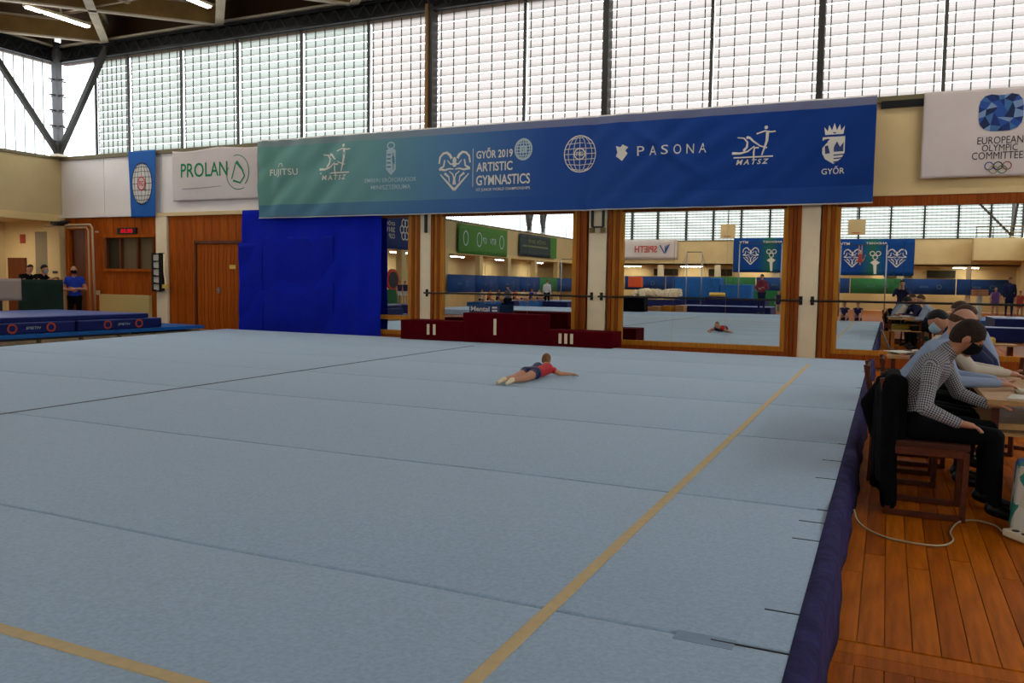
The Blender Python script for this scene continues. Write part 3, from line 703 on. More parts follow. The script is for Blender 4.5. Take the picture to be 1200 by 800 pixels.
MB().box(-.62, -.42, 2.72, 2.80, .2495, .2515).build('carpet_patch', mat('carpet_patch', (.25, .33, .41), .95, noise=.1), mt)
# skirt along the right edge, bulging fabric
sk = MB(); ny = 160
prof = ((-.245, .2505), (-.215, .262), (-.185, .256), (-.165, .235), (-.158, .16), (-.15, .08), (-.142, .0))
for j in range(ny+1):
    y = -1.25+16.3*j/ny
    for q, (x, z) in enumerate(prof):
        w = (.005*math.sin(y*2.3)+.006*math.sin(y*5.1+1)+.004*math.sin(y*11))*(q > 0)*(1 if q < 5 else 1.3)
        h = (.012*math.sin(y*1.7+.5)+.008*math.sin(y*4.3))*(0 < q < 4)
        sk.v.append((x+w, y, max(.001, z+h)))
for j in range(ny):
    for q in range(len(prof)-1): A = j*len(prof)+q; sk.f.append((A, A+1, A+len(prof)+1, A+len(prof)))
sk.build('side_skirt', VELC, mt, smooth=True, thick=.004)
sk = MB()
for x0 in range(-14, 0): pass

# (6) ============================================================ PODIUM
pd = thing('winners_podium', (-7, 15.1, .25), 'dark red three step winners podium marked II I III', 'podium')
for (a, c, z, num, nx) in ((-9.36, -7.875, .66, 2, -8.61), (-7.87, -6.2, .85, 1, -7.14), (-6.195, -4.7, .56, 3, -5.62)):
    s = MB().box(a, c, 14.86, 15.5, .255, z).build('step', MAROON, pd, bev=.012)
    for i in range(num):
        xx = nx+(i-(num-1)/2)*.145*(1 if num < 3 else .82); h = z-.255
        MB().box(xx-.03, xx+.03, 14.85, 14.858, z-h*.72 if num != 3 else z-h*.82, z-h*.18).build('numeral_bar', PILW, s)
sg = thing('name_board', (-7.75, 15.64, 0), 'small blue name board with white lettering behind the podium', 'board')
MB().box(-8.12, -7.42, 15.62, 15.66, .0, .99).build('panel', mat('sign_blue', (.02, .05, .14), .6), sg)
cl = Cloth((-8.12, 15.62, .99), (1, 0, 0), (0, -1, 0), .7, .3); p = Print(cl, .004); p.text('Mental', .04, .03, .44, .10, .02); p.text('=', .54, .03, .12, .10, .02); p.build('lettering', WHITE, sg)

# (7) ============================================================ BIG BANNER
def grad_mat(name, stops, strip=None, strip2=None):
    m = mat(name, (.1, .1, .1), .8, spec=.08); n = m.node_tree; b = n.nodes['Principled BSDF']; t = n.nodes.new('ShaderNodeTexCoord'); s = n.nodes.new('ShaderNodeSeparateXYZ')
    n.links.new(t.outputs['Generated'], s.inputs[0]); r = n.nodes.new('ShaderNodeValToRGB'); n.links.new(s.outputs['X'], r.inputs[0])
    while len(r.color_ramp.elements) < len(stops): r.color_ramp.elements.new(.5)
    for e, (p, c) in zip(r.color_ramp.elements, stops): e.position = p; e.color = (*c, 1)
    out = r.outputs[0]
    for lo, hi, c, f in (strip or []):
        g1 = n.nodes.new('ShaderNodeMath'); g1.operation = 'GREATER_THAN'; g1.inputs[1].default_value = lo; n.links.new(s.outputs['Z'], g1.inputs[0])
        g2 = n.nodes.new('ShaderNodeMath'); g2.operation = 'LESS_THAN'; g2.inputs[1].default_value = hi; n.links.new(s.outputs['Z'], g2.inputs[0])
        g3 = n.nodes.new('ShaderNodeMath'); g3.operation = 'MULTIPLY'; n.links.new(g1.outputs[0], g3.inputs[0]); n.links.new(g2.outputs[0], g3.inputs[1])
        g4 = n.nodes.new('ShaderNodeMath'); g4.operation = 'MULTIPLY'; g4.inputs[1].default_value = f; n.links.new(g3.outputs[0], g4.inputs[0])
        mx = n.nodes.new('ShaderNodeMix'); mx.data_type = 'RGBA'; n.links.new(g4.outputs[0], mx.inputs[0]); n.links.new(out, mx.inputs[6]); mx.inputs[7].default_value = (*c, 1); out = mx.outputs[2]
    n.links.new(out, b.inputs['Base Color']); return m
BAN = grad_mat('big_banner', [(0, (.13, .28, .22)), (.22, (.13, .27, .26)), (.4, (.075, .17, .31)), (.55, (.024, .07, .25)), (.8, (.010, .045, .22)), (1, (.007, .034, .17))],
               [(.0, .17, (.02, .07, .27), .45), (.91, 1.0, (.25, .24, .26), .55), (0, .012, (.7, .65, .58), 1), (.988, 1.01, (.7, .65, .58), 1)])
_f1 = folds(.025, 2.2, seed=3)
def bw(u, v):
    w = _f1(u, v)+.022*math.sin(5.2*(u*.8+v*1.3))*max(0, math.sin(u*.45+1.2))+.018*math.sin(9*(u+v*.9)+2*math.sin(u))*max(0, math.sin(u*.8))+.012*math.sin(13*(u*.7+v)+1.5*math.sin(2*u))*max(0, math.sin(u*.55+2))
    e = math.exp(-((u-.35)/.35)**2)*.05*math.sin(9*u+1.2*v); g = math.exp(-((u-8.55+v*.12)/.10)**2)*.05
    k = .035*math.exp(-(((u-9.35)-(v-.3)*1.4)/.16)**2)*math.exp(-((v-.7)/.5)**2)
    return w+e-g+k
bn = Cloth((-13.98, YB-.23, 4.80), (1, 0, 0), (0, -1, 0), 13.67, 1.86, bw)
ban = bn.sheet('sponsor_banner', BAN, None, 420, 36)
tag(ban, 'long green to blue banner with white logos across the wall above the mirrors', 'banner')
U0 = 14.15
Print(bn).text('FUJITSU', .34, .70, .83, .20, .006).stroke([(.62, .66), (.67, .58), (.74, .58), (.77, .66)], .02).build('lettering', WHITE, ban)
figures_emblem(bn, U0-11.9, .62, .50*.92, ban, WHITE)
LGT = mat('faint_print', '#9fb0b4', .7)
p = Print(bn); u = U0-10.38; p.poly([(u-.12, .42), (u-.12, .85), (u, .97), (u+.12, .85), (u+.12, .42), (u, .36)]).ring(u, .32, .09, .07, .03).text('EMBERI ERŐFORRÁSOK', u-.66, 1.0, 1.32, .12, .004).text('MINISZTÉRIUMA', u-.5, 1.16, 1.0, .12, .004).build('crest', LGT, ban)
q = Print(bn, .013); [q.stroke([(u-.1, .52+i*.09), (u, .52+i*.09)], .03) for i in range(4)]; q.stroke([(u+.06, .48), (u+.06, .86)], .02).stroke([(u+.02, .58), (u+.1, .58)], .02).build('crest_bars', mat('crest_teal', '#4a7580', .8), ban)  # bars and cross of the crest, printed in muted teal
heart(bn, U0-8.76, .88, .38, ban, WHITE)
p = Print(bn); p.stroke([(U0-8.32, .5), (U0-8.32, 1.3)], .012); u = U0-8.24
p.text('GYŐR 2019', u, .50, .86, .22, .018).text('ARTISTIC', u, .80, .86, .19, .018).text('GYMNASTICS', u, 1.07, 1.26, .21, .018).text('1ST JUNIOR WORLD CHAMPIONSHIPS', u, 1.34, 1.26, .075, .004).build('lettering', WHITE, ban)
globe(bn, U0-7.14, .58, .185, .21, ban, LGT, w=.022)
globe(bn, U0-5.92, .73, .33, .36, ban, WHITE)
p = Print(bn); u = U0-5.02; Print(bn).poly([(u-.14, .62), (u-.10, .75), (u-.13, .82), (u, .92), (u+.11, .78), (u+.06, .72), (u+.12, .66), (u, .60), (u-.04, .65)]).build('arrow_logo', WHITE, ban)
for i, ch in enumerate('PASONA'): p.text(ch, U0-4.72+i*.238, .655, .14, .18, .0)
p.build('lettering', WHITE, ban)['kind'] = 'stuff'
figures_emblem(bn, U0-2.53, .76, .39, ban, WHITE)
p = Print(bn); u = U0-1.15
p.poly([(u-.19, .68), (u+.18, .68), (u+.18, .96), (u+.13, 1.06), (u-.0, 1.15), (u-.14, 1.06), (u-.19, .96)])
p.poly([(u-.17, .50), (u-.15, .64), (u+.15, .64), (u+.17, .50), (u+.11, .58), (u+.09, .47), (u+.04, .57), (u, .44), (u-.04, .57), (u-.09, .47), (u-.11, .58)])
p.text('GYŐR', u-.19, 1.19, .38, .14, .006).build('crest', WHITE, ban)
q = Print(bn, .014); q.poly([(u-.15, .84), (u-.1, .82), (u-.06, .96), (u-.14, .97)]).poly([(u+.0, .86), (u+.05, .76), (u+.1, .86), (u+.16, .78), (u+.16, .94), (u, .94)])
for i in range(3): q.stroke([(u, 1.0+i*.06), (u+.17-i*.03, .99+i*.06)], .022)
q.build('crest_details', mat('crest_navy', (.03, .05, .15), .7), ban)
# EOC banner
ec = Cloth((.42, YB-.10, 4.79), (1, 0, 0), (0, -1, 0), 2.45, 1.44, lambda u, v: .02*math.sin(2.6*u+1)+.018*math.sin(7*(u*.6+v)+1)*max(0, 1.1-u)+.012*math.sin(5*v+3*u)); eb = ec.sheet('committee_banner', OFFW, None, 70, 30)
tag(eb, 'off-white banner with blue mosaic emblem reading EUROPEAN OLYMPIC COMMITTEES', 'banner')
DK = mat('grey_print', '#3c3a3e', .7); p = Print(ec)
p.text('EUROPEAN', .83, .79, .66, .12, .0).text('OLYMPIC', .90, .92, .52, .11, .0).text('COMMITTEES', .76, 1.04, .8, .12, .0).build('lettering', DK, eb)
uc, vc = 1.15, .39; nb_ = 22; rr_ = random.Random(4)
outer = [(uc+.345*math.cos(a)*(1-.07*math.cos(4*a)), vc-.335*math.sin(a)*(1-.07*math.cos(4*a))*(1-.13*max(0, math.sin(a))**12)) for a in [2*PI*i/nb_ for i in range(nb_)]]
mid_ = [(uc+.22*math.cos(a+.1)+rr_.uniform(-.03, .03), vc-.22*math.sin(a+.1)+rr_.uniform(-.03, .03)) for a in [2*PI*i/11 for i in range(11)]]
inn = [(uc+.1*math.cos(a), vc-.1*math.sin(a)) for a in [2*PI*i/6 for i in range(6)]]
blues = [mat('mosaic_%d' % i, c, .7) for i, c in enumerate(('#1a2f66', '#25488a', '#6f87a6', '#1a2748', '#3a628e'))]
ps = [Print(ec, .010) for _ in blues]
for i in range(11):
    a, b_, c_ = outer[2*i], outer[2*i+1], outer[(2*i+2) % nb_]; m1, m2 = mid_[i], mid_[(i+1) % 11]
    ps[i % 5].poly([a, b_, m1]); ps[(i+2) % 5].poly([b_, c_, m2, m1]); n1 = inn[(i*6)//11]; n2 = inn[((i+1)*6)//11 % 6]; ps[(i+3) % 5].poly([m1, m2, n2] if n1 == n2 else [m1, m2, n2, n1])
ps[1].poly(inn)
for q, m in zip(ps, blues): q.build('mosaic_emblem', m, eb)['kind'] = 'stuff'
for i, (x, y, c) in enumerate(((-.13, 0, '#4a5f8a'), (0, 0, '#2b2b2b'), (.13, 0, '#8f4a48'), (-.065, .06, '#a08a52'), (.065, .06, '#4f7a58'))): Print(ec, .012+.002*i).ring(1.15+x, 1.27+y, .062, .062, .016).build('ring', mat('ring_%d' % i, c, .7), eb)
# PROLAN banner
GRT = mat('green_print', '#1b7a46', .7)
pc = Cloth((-16.98, YB-.05, 4.73), (1, 0, 0), (0, -1, 0), 2.82, 1.28, folds(.018, 3.5, seed=5)); pb = pc.sheet('white_banner', OFFW, None, 120, 30, skew=lambda u, v: (u, v+.03*math.sin(u*3)*(v < .1)))
tag(pb, 'white banner with green PROLAN lettering and droplet logo', 'banner')
p = Print(pc)
p.text('PROLAN', .30, .33, 1.56, .36, .012)
p.build('lettering', GRT, pb)
p = Print(pc); u, v = 2.17, .62; p.ring(u, v-.02, .36, .40, .02, 20, -.9, 1.9); p.ring(u+.03, v+.06, .36, .36, .02, 20, 2.6, 5.2)
p.stroke([(u-.18, v+.16), (u-.05, v-.22), (u+.12, v-.12), (u+.22, v+.1), (u+.08, v+.26), (u-.14, v+.2)], .035, .05).stroke([(u-.03, v-.27), (u+.18, v-.02)], .08, .04).build('droplet_logo', GRT, pb)
Print(pc, .012).stroke([(.35+.1*i, .98-.003*i) for i in range(14)], .015).build('underline', mat('grey_line', '#8a8580', .7), pb)
# blue globe flag
fc = Cloth((-18.52, YB-.10, 4.80), (1, 0, 0), (0, -1, 0), 1.0, 1.74, folds(.03, 5, seed=2)); fb = fc.sheet('blue_flag', mat('flag_blue', (.008, .09, .32), .75), None, 30, 36, skew=lambda u, v: (u*(1-.05*v)+.03*v, v))
tag(fb, 'narrow blue flag with a gridded white globe emblem, hanging left of the white banner', 'flag')
Print(fc, .006).bigdisc(.49, .86, .37, .55).build('globe', WHITE, fb)
p = Print(fc, .012); p.ring(.49, .86, .37, .55, .02)
for k_ in (-.75, -.4, 0, .4, .75): p.stroke([(.49+.37*k_*math.cos(t*PI/12), .86-.55*math.sin(t*PI/12)) for t in range(-6, 7)], .014)
for k_ in (-.9, -.75, -.55, -.3, 0, .3, .55, .75, .9): q_ = math.sqrt(1-k_*k_); p.stroke([(.49-.37*q_, .86+.55*k_), (.49, .86+.55*k_*1.06), (.49+.37*q_, .86+.55*k_)], .014)
p.build('globe_grid', mat('grid_navy', '#1a2340', .7), fb)
q = Print(fc, .017); q.disc(.49, .86, .13, .17, 16).build('badge', mat('badge_pink', '#c9b5ae', .7), fb); q = Print(fc, .022); q.ring(.49, .86, .13, .17, .03).text('FIG', .41, .79, .16, .14, .02).build('badge_lettering', mat('badge_red', '#c23a35', .7), fb)
# blue curtain (four joined drops)
cw0 = folds(.02, 7, seed=12)
def cw(u, v): return cw0(u, v)+.012*math.sin(5*(u*.6+v)+2*math.sin(u*2))
cu = Cloth((-14.60, YB-.115, 3.16), (1, 0, 0), (0, -1, 0), 4.08, 3.13, lambda u, v: cw(u, v)+.03*math.sin(max(0, u-2.5)*9)*min(1, max(0, u-2.4))*min(1, .3+.3*v))
ct = cu.sheet('blue_curtain', BLUEC, None, 160, 30, skew=lambda u, v: (u+(-.13*(v/2.93) if u < .1 else 0), v*(1+.0*u))); tag(ct, 'royal blue cloth curtain hanging to the floor beside the podium', 'curtain')
c2 = Cloth((-13.95, YB-.135, 2.52), (1, 0, 0), (0, -1, 0), 2.1, 2.5, lambda u, v: cw(u+.67, v)); c2.sheet('overlapping_cloth', mat('curtain_blue_dark', (.002, .010, .29), .85, noise=.12, nscale=2, spec=.1), ct, 70, 24)
c3 = Cloth((-14.72, YB-.13, 2.36), (1, 0, 0), (0, -1, 0), .75, 2.34, lambda u, v: cw(u, v)); c3.sheet('overlapping_cloth', MATS['curtain_blue_dark'], ct, 24, 20)

# (8) ============================================================ LEFT CORNER
led = thing('led_display', (-18.68, YB-.06, 2.64), 'small red lit LED number display above the control room window', 'display')
MB().box(-19.03, -18.34, YB-.06, YB-.002, 2.63, 2.80).build('case', BLACK, led)
cl = Cloth((-19.03, YB-.061, 2.80), (1, 0, 0), (0, -1, 0), .69, .17); p = Print(cl, .002); p.text('88:88', .14, .03, .44, .11, .01); p.build('digits', emis('led_red', '#ff1a30', .55), led)
rd = thing('radiator_cover', (-18.75, YB-.1, .5), 'cream metal radiator cover below the control room window', 'radiator')
MB().box(-19.7, -17.83, YB-.12, YB-.002, .3, 1.0).build('front', mat('radiator_cream', '#bda465', .6), rd, bev=.01)
pp = thing('heating_pipe', (-19.8, YB-.1, 0), 'pale heating pipe bent down the wood wall from the corner pillar', 'pipe')
MB().tube([(-21.2, YB-.6, 2.85), (-20.5, YB-.12, 2.9), (-20.0, YB-.12, 2.9), (-19.92, YB-.12, 2.82), (-19.85, YB-.12, .05)], .03).build('pipe', mat('pipe_cream', '#b09a78', .5), pp, smooth=True)
MB().tube([(-20.9, YB-.2, 2.82), (-20.1, YB-.16, 2.82), (-20.03, YB-.16, 2.74), (-20.0, YB-.16, .05)], .022).build('pipe', MATS['pipe_cream'], pp, smooth=True)
MB().box(-19.8, -19.72, YB-.14, YB-.08, 2.68, 2.72).box(-19.8, -19.7, YB-.14, YB-.08, .98, 1.1).build('clip', MATS['pipe_cream'], pp)
bx = thing('wall_bars_rack', (-17.4, YB-.2, 1.1), 'black wire rack of white pockets mounted on the left white pillar', 'rack')
for x in (-17.66, -17.4, -17.33): MB().box(x-.018, x+.018, YB-.15, YB-.052, 1.12, 2.12).build('upright', BLACK, bx)
for i in range(5):
    MB().box(-17.64, -17.42, YB-.12, YB-.06, 1.16+i*.19, 1.31+i*.19).build('pocket', PAPER, bx)
for i in range(6): MB().box(-17.68, -17.38, YB-.16, YB-.055, 1.11+i*.195, 1.135+i*.195).build('crossbar', BLACK, bx)
hs = thing('fire_hose_pipe', (-17.2, YB-.2, 1.2), 'pale vertical pipe with a small valve on the left white pillar', 'pipe')
MB().tube([(-17.24, YB-.12, 2.1), (-17.24, YB-.12, 1.6), (-17.18, YB-.14, 1.4), (-17.18, YB-.14, 1.15)], .03).build('pipe', PILW, hs, smooth=True); MB().box(-17.25, -17.12, YB-.2, YB-.08, 1.2, 1.3).build('valve', YEL, hs)
tag(MB().box(-23.2, -22.98, YB+.075, YB+.095, 2.42, 2.68).build('wall_sign', mat('sign_red', '#8f3a22', .6)), 'small red and white safety sign on the yellow recess wall', 'sign')
tag(MB().box(-21.5, -21.3, 15.835, 15.849, 1.55, 1.62).build('name_plate', DGREY), 'small dark plate on the yellowish corner pillar', 'plate')
cmr = thing('security_camera', (-20.9, YB-.4, 3.0), 'small black camera under the ledge beside the corner pillar', 'camera')
MB().box(-21.1, -20.75, YB-.5, YB-.2, 2.86, 2.98).build('body', BLACK, cmr, bev=.02); MB().tube([(-20.75, YB-.5, 2.92), (-20.68, YB-.62, 2.9)], .05).build('lens', BLACK, cmr); MB().box(-20.95, -20.85, YB-.3, YB-.07, 2.98, 3.02).build('mount', STEEL, cmr)
# raised judges' counter with drapes
jt = thing('draped_counter', (-19.5, 13.4, 0), 'tall counter draped in dark green cloth with a hanging pale cloth', 'counter')
MB().box(-20.1, -19.2, 8.5, 14.35, 1.34, 1.38).build('top', PAPER, jt)
g = Cloth((-19.17, 13.2, 1.385), (0, 1, 0), (1, 0, 0), 1.2, .98, folds(.02, 4, seed=31)); g.sheet('green_drape', GREENC, jt, 40, 8)
g = Cloth((-19.12, 8.5, 1.40), (0, 1, 0), (1, 0, 0), 4.75, .53, folds(.015, 4, seed=32)); g.sheet('pale_cloth', mat('pale_cloth', '#a39384', .85), jt, 60, 6)
for y in (8.6, 12.3, 12.8, 14.3): MB().box(-19.3, -19.22, y-.04, y+.04, 0, 1.34).build('leg', STEEL, jt)
sg2 = thing('low_stage', (-20.2, 12, 0), 'low dark wooden stage below the draped counter', 'stage')
MB().box(-19.05, -18.6, 6, 14.4, 0, .42).build('deck', DARKW, sg2)
# crash mats: two lying end to end below, one above
CT = []
def crash(x0, x1, y0, y1, z0, z1, label, rings=()):
    t = thing('crash_mat', ((x0+x1)/2, (y0+y1)/2, z0), label, 'crash mat')
    MB().box(x0, x1, y0, y1, z0, z1-.012).build('body', NAVY, t, bev=.02); MB().box(x0+.01, x1-.01, y0+.01, y1-.01, z1-.014, z1).build('cover', MATTOP, t, bev=.004)
    for k_, y in rings:
        cl = Cloth((x1+.004, y-.5, z1), (0, 1, 0), (1, 0, 0), 1, z1-z0)
        if k_ == 'o': q = Print(cl, .003); q.ring(.5, (z1-z0)/2, .085, (z1-z0)*.36, .035); q.build('handle_ring', ORNG, t)
        else: q = Print(cl, .003); q.text('SPIETH', .34, (z1-z0)*.38, .32, (z1-z0)*.24, .01, .3); q.build('lettering', LGT, t)
    return t
crash(-18.3, -15.25, 7.6, 11.72, .34, .555, 'navy crash mat lying lowest, nearer half, with two orange rings', (('o', 10.36), ('t', 10.79), ('o', 11.17)))
crash(-18.3, -15.2, 11.75, 13.9, .34, .555, 'navy crash mat lying lowest, at the end by the white pillar', (('o', 12.45), ('t', 12.86), ('o', 13.26)))
crash(-18.4, -15.3, 7.6, 13.62, .56, .665, 'shiny blue landing mat on top of the navy crash mats')
lb = thing('tumbling_track', (-16.6, 11, 0), 'blue sprung track on slotted wooden base under the crash mats', 'track')
MB().prism([(-18.5, 7), (-15.12, 7), (-15.12, 15.1), (-18.5, 15.3)], .26, .335).build('blue_cover', MATBL, lb)
for i in range(9): y = 7.1+i*.93; MB().box(-18.4, -15.06, y, y+.82, .15, .215).build('base_plank', mat('base_wood', '#8c7a5c', .6, noise=.2), lb)
for i in range(9): y = 7.0+i*.93; MB().box(-18.4, -15.1, y, y+.1, .0, .15).build('foot', DGREY, lb)
MB().box(-18.4, -15.15, 7.0, 13.0, .215, .258).build('under_foam', DGREY, lb)
tag(MB().prism([(-15.0, 7), (-14.95, 7), (-14.6, 12.4), (-14.66, 12.4)], .0, .1).build('red_strip', RED), 'thin red strip on the floor along the track base', 'strip')
tag(MB().prism([(-15.05, 13.9), (-14.75, 13.9), (-14.5, 15.3), (-17.4, 15.55), (-17.4, 15.3)], .0, .2).build('blue_floor_mat', MATBL), 'flat blue mat on the floor by the white pillar and double door', 'mat')

# (9) ============================================================ OFFICIALS' CORNER (right)
def chair(loc, yaw_, label, group=None):
    t = thing('wooden_chair', loc, label, 'chair', group); WOc = V(loc)
    def add(name, mk, m, bev=.004):
        b = mk(MB()); c, s = math.cos(yaw_), math.sin(yaw_); b.v = [(loc[0]+x*c-y*s, loc[1]+x*s+y*c, loc[2]+z) for x, y, z in b.v]; return b.build(name, m, t, bev=bev)
    for x in (-.21, .21):
        add('leg', lambda b: b.beam((x, .21, .02), (x, .22, .44), .04, .035), CHW); add('leg', lambda b: b.beam((x, -.22, .02), (x, -.21, .46), .04, .035).beam((x, -.21, .46), (x, -.28, .88), .035, .03), CHW)
        add('floor_rail', lambda b: b.beam((x, -.24, .018), (x, .23, .018), .04, .034), CHW); add('seat_rail', lambda b: b.beam((x, -.2, .425), (x, .22, .425), .03, .05), CHW)
    add('seat', lambda b: b.box(-.21, .21, -.2, .24, .445, .485), mat('seat_brown', (.06, .014, .005), .7)); add('backrest', lambda b: b.beam((-.21, -.26, .79), (.21, -.26, .79), .02, .16), MATS['seat_brown'])
    return t
def table(x0, x1, y0, y1, z, label, shelf=None, m=TABW):
    t = thing('table', ((x0+x1)/2, (y0+y1)/2, 0), label, 'table')
    MB().box(x0, x1, y0, y1, z-.035, z).build('tabletop', m, t, bev=.005)
    for x in (x0+.06, x1-.06):
        for y in (y0+.06, y1-.06): MB().box(x-.02, x+.02, y-.02, y+.02, 0, z-.035).build('leg', CHW, t)
    MB().box(x0+.08, x1-.08, y0+.06, y0+.09, z-.2, z-.16).build('rail', m, t)
    if shelf: MB().box(x0+.03, x1-.03, y0+.03, y1-.03, shelf-.02, shelf).build('shelf', m, t)
    return t
table(.62, 2.2, 6.18, 7.9, .74, 'light wood officials table at the right where arms rest', shelf=.52)
tag(MB().prism([(.74, 6.23), (1.5, 6.23), (1.5, 6.5), (.80, 6.5)], .742, .75).build('paper_sheets', PAPER), 'white score sheets on the near edge of the right officials table', 'paper')
lp = thing('keyboard', (1.02, 6.65, .742), 'pale flat keyboard on the right officials table under the hands', 'keyboard')
MB().box(.84, 1.3, 6.56, 6.72, .742, .762).build('base', mat('key_cream', '#a79a72', .6), lp, bev=.004)
kk = MB(); [kk.box(.855+i*.034, .882+i*.034, 6.575+j*.034, 6.60+j*.034, .762, .77) for i in range(13) for j in range(4)]; kk.build('keys', PAPER, lp)['kind'] = 'stuff'
table(.02, .78, 9.5, 10.15, .76, 'light wood table by the carpet corner covered in papers', shelf=.46)
rp = random.Random(5)
for i in range(6):
    x = .14+rp.random()*.5; y = 9.62+rp.random()*.3; a = rp.uniform(-.6, .6)
    b = MB().box(-.11, .11, -.15, .15, 0, .008); b.v = [(x+p_[0]*math.cos(a)-p_[1]*math.sin(a), y+p_[0]*math.sin(a)+p_[1]*math.cos(a), .762+i*.009+p_[2]) for p_ in b.v]
    tag(b.build('paper_sheet', (PAPER, OFFW)[i % 2]), 'loose paper in the pile on the table by the carpet corner', 'paper', 'loose papers on the corner table')
lt = thing('laptop', (.08, 9.75, .76), 'grey laptop screen standing open at the left end of the paper covered table', 'laptop')
MB().box(.06, .32, 9.85, 10.1, .762, .78).build('base', DGREY, lt); MB().beam((.05, 9.98, .78), (-.05, 9.98, 1.0), .25, .012, (1, 0, 0)).build('screen', mat('lap_grey', '#4b4c48', .4), lt)
def blob(name, prims, m, vox=.02, parent=None, it=6):
    b = MB()
    for q in prims:
        if len(q) == 4: b.capsule(q[0], q[1], q[2], q[3])
        else: b.ell(q[0], q[1])
    me = bpy.data.meshes.new('t'); me.from_pydata(b.v, [], b.f)
    me = evalmesh(me, [('REMESH', dict(mode='VOXEL', voxel_size=vox)), ('SMOOTH', dict(factor=.5, iterations=it))])
    q = MB(); q.v = [v.co[:] for v in me.vertices]; q.f = [tuple(p.vertices) for p in me.polygons]; return q.build(name, m, parent, smooth=True)
yb_ = blob('yellow_bag', [((.14, 9.75, .53), .06, (.3, 9.75, .54), .075), ((.3, 9.75, .54), .075, (.46, 9.78, .53), .05)], mat('bag_yellow', (.40, .34, .04), .6)); tag(yb_, 'yellow green rolled bag on the shelf of the paper covered table', 'bag')
cbx = thing('open_wooden_box', (-.0, 9.9, 0), 'open orange wood storage box on the floor at the carpet corner', 'box')
for a in ((-.12, .18, 9.6, 9.62, 0, .42), (-.12, .18, 10.0, 10.02, 0, .42), (-.12, -.1, 9.62, 10.0, 0, .42), (.16, .18, 9.62, 10.0, 0, .42), (-.1, .16, 9.62, 10.0, 0, .02)): MB().box(*a).build('side', mat('box_wood', (.42, .17, .03), .5, noise=.3, nscale=6), cbx)
tag(MB().box(1.0, 2.2, 10.8, 11.2, .28, .42).build('yellow_foam_block', YEL, bev=.03), 'flat yellow foam pad on the bench behind the officials', 'foam pad')
bnc = thing('low_bench', (1.6, 11, 0), 'low wooden bench behind the officials with a yellow pad', 'bench')
MB().box(.9, 2.6, 10.75, 11.25, .24, .28).build('seat', TABW, bnc)
for x in (1.0, 2.5): MB().box(x-.04, x+.04, 10.8, 11.2, 0, .24).build('leg', CHW, bnc)
CH1 = chair((.27, 6.0, 0), -PI/2, 'dark wooden chair nearest the camera holding the seated man in the checked shirt')
chair((.15, 6.95, 0), -PI/2, 'dark wooden chair of the man in the light blue shirt')
chair((.25, 7.7, 0), -PI/2, 'dark wooden chair of the man in the cream shirt')
chair((.93, 8.6, 0), PI/2-.45, 'dark wooden chair of the man with the pale blue face mask')
chair((1.2, 9.9, 0), PI/2-.2, 'dark wooden chair of the brown haired official behind the papers')
# jacket on the chair back
jk = blob('black_jacket', [((.06, 5.80, .87), .05, (.06, 6.20, .87), .05), ((.03, 5.80, .84), .055, (.05, 5.78, .10), .05), ((.02, 5.90, .85), .055, (.06, 5.92, .05), .06), ((.04, 6.02, .85), .06, (.06, 6.04, .12), .05), ((.03, 6.16, .84), .06, (.06, 6.18, .20), .05),
   ((-.0, 6.18, .80), .06, (-.09, 6.2, .66), .06), ((-.09, 6.2, .66), .06, (-.04, 6.18, .45), .04), ((-.02, 6.05, .84), .04, (-.04, 6.06, .30), .03), ((-.01, 5.86, .80), .035, (.0, 5.85, .22), .03), ((-.02, 5.95, .80), .03, (-.03, 5.97, .15), .035), ((.10, 5.85, .85), .05, (.12, 5.87, .45), .04)], BLKC, .02); tag(jk, 'black jacket draped over the back of the nearest chair', 'jacket')
# people
m = mat('checked_shirt', '#b9b2ab', .8); n = m.node_tree; bs = n.nodes['Principled BSDF']; uvn = n.nodes.new('ShaderNodeUVMap'); uvn.uv_map = 'cloth'; s_ = n.nodes.new('ShaderNodeSeparateXYZ'); n.links.new(uvn.outputs[0], s_.inputs[0])
vals = []
for ax_ in ('X', 'Y'):
    a = n.nodes.new('ShaderNodeMath'); a.operation = 'MULTIPLY'; a.inputs[1].default_value = 2*PI/.0155; n.links.new(s_.outputs[ax_], a.inputs[0]); c = n.nodes.new('ShaderNodeMath'); c.operation = 'SINE'; n.links.new(a.outputs[0], c.inputs[0])
    g = n.nodes.new('ShaderNodeMath'); g.operation = 'GREATER_THAN'; g.inputs[1].default_value = -.15; n.links.new(c.outputs[0], g.inputs[0]); vals.append(g)
ad = n.nodes.new('ShaderNodeMath'); ad.operation = 'ADD'; n.links.new(vals[0].outputs[0], ad.inputs[0]); n.links.new(vals[1].outputs[0], ad.inputs[1])
rp_ = n.nodes.new('ShaderNodeValToRGB'); dv = n.nodes.new('ShaderNodeMath'); dv.operation = 'MULTIPLY'; dv.inputs[1].default_value = .5; n.links.new(ad.outputs[0], dv.inputs[0]); n.links.new(dv.outputs[0], rp_.inputs[0])
rp_.color_ramp.elements[0].color = (.42, .40, .38, 1); rp_.color_ramp.elements[1].color = (.012, .013, .02, 1); e = rp_.color_ramp.elements.new(.5); e.color = (.24, .23, .24, 1); n.links.new(rp_.outputs[0], bs.inputs['Base Color'])
CHK = m
TRO = mat('black_trousers', '#070708', .9, spec=.12); SHOE = mat('black_shoe', '#0a0a0a', .4)
HB = mat('hair_brown', (.022, .010, .005), .7, noise=.4, nscale=60, bump=.5, bscale=120); HK = mat('hair_black', (.008, .007, .007), .6, bump=.5, bscale=120); HF = mat('hair_fair', (.18, .085, .03), .7, noise=.3, nscale=50); HM = mat('hair_mid', (.06, .028, .012), .7, noise=.3, nscale=50)
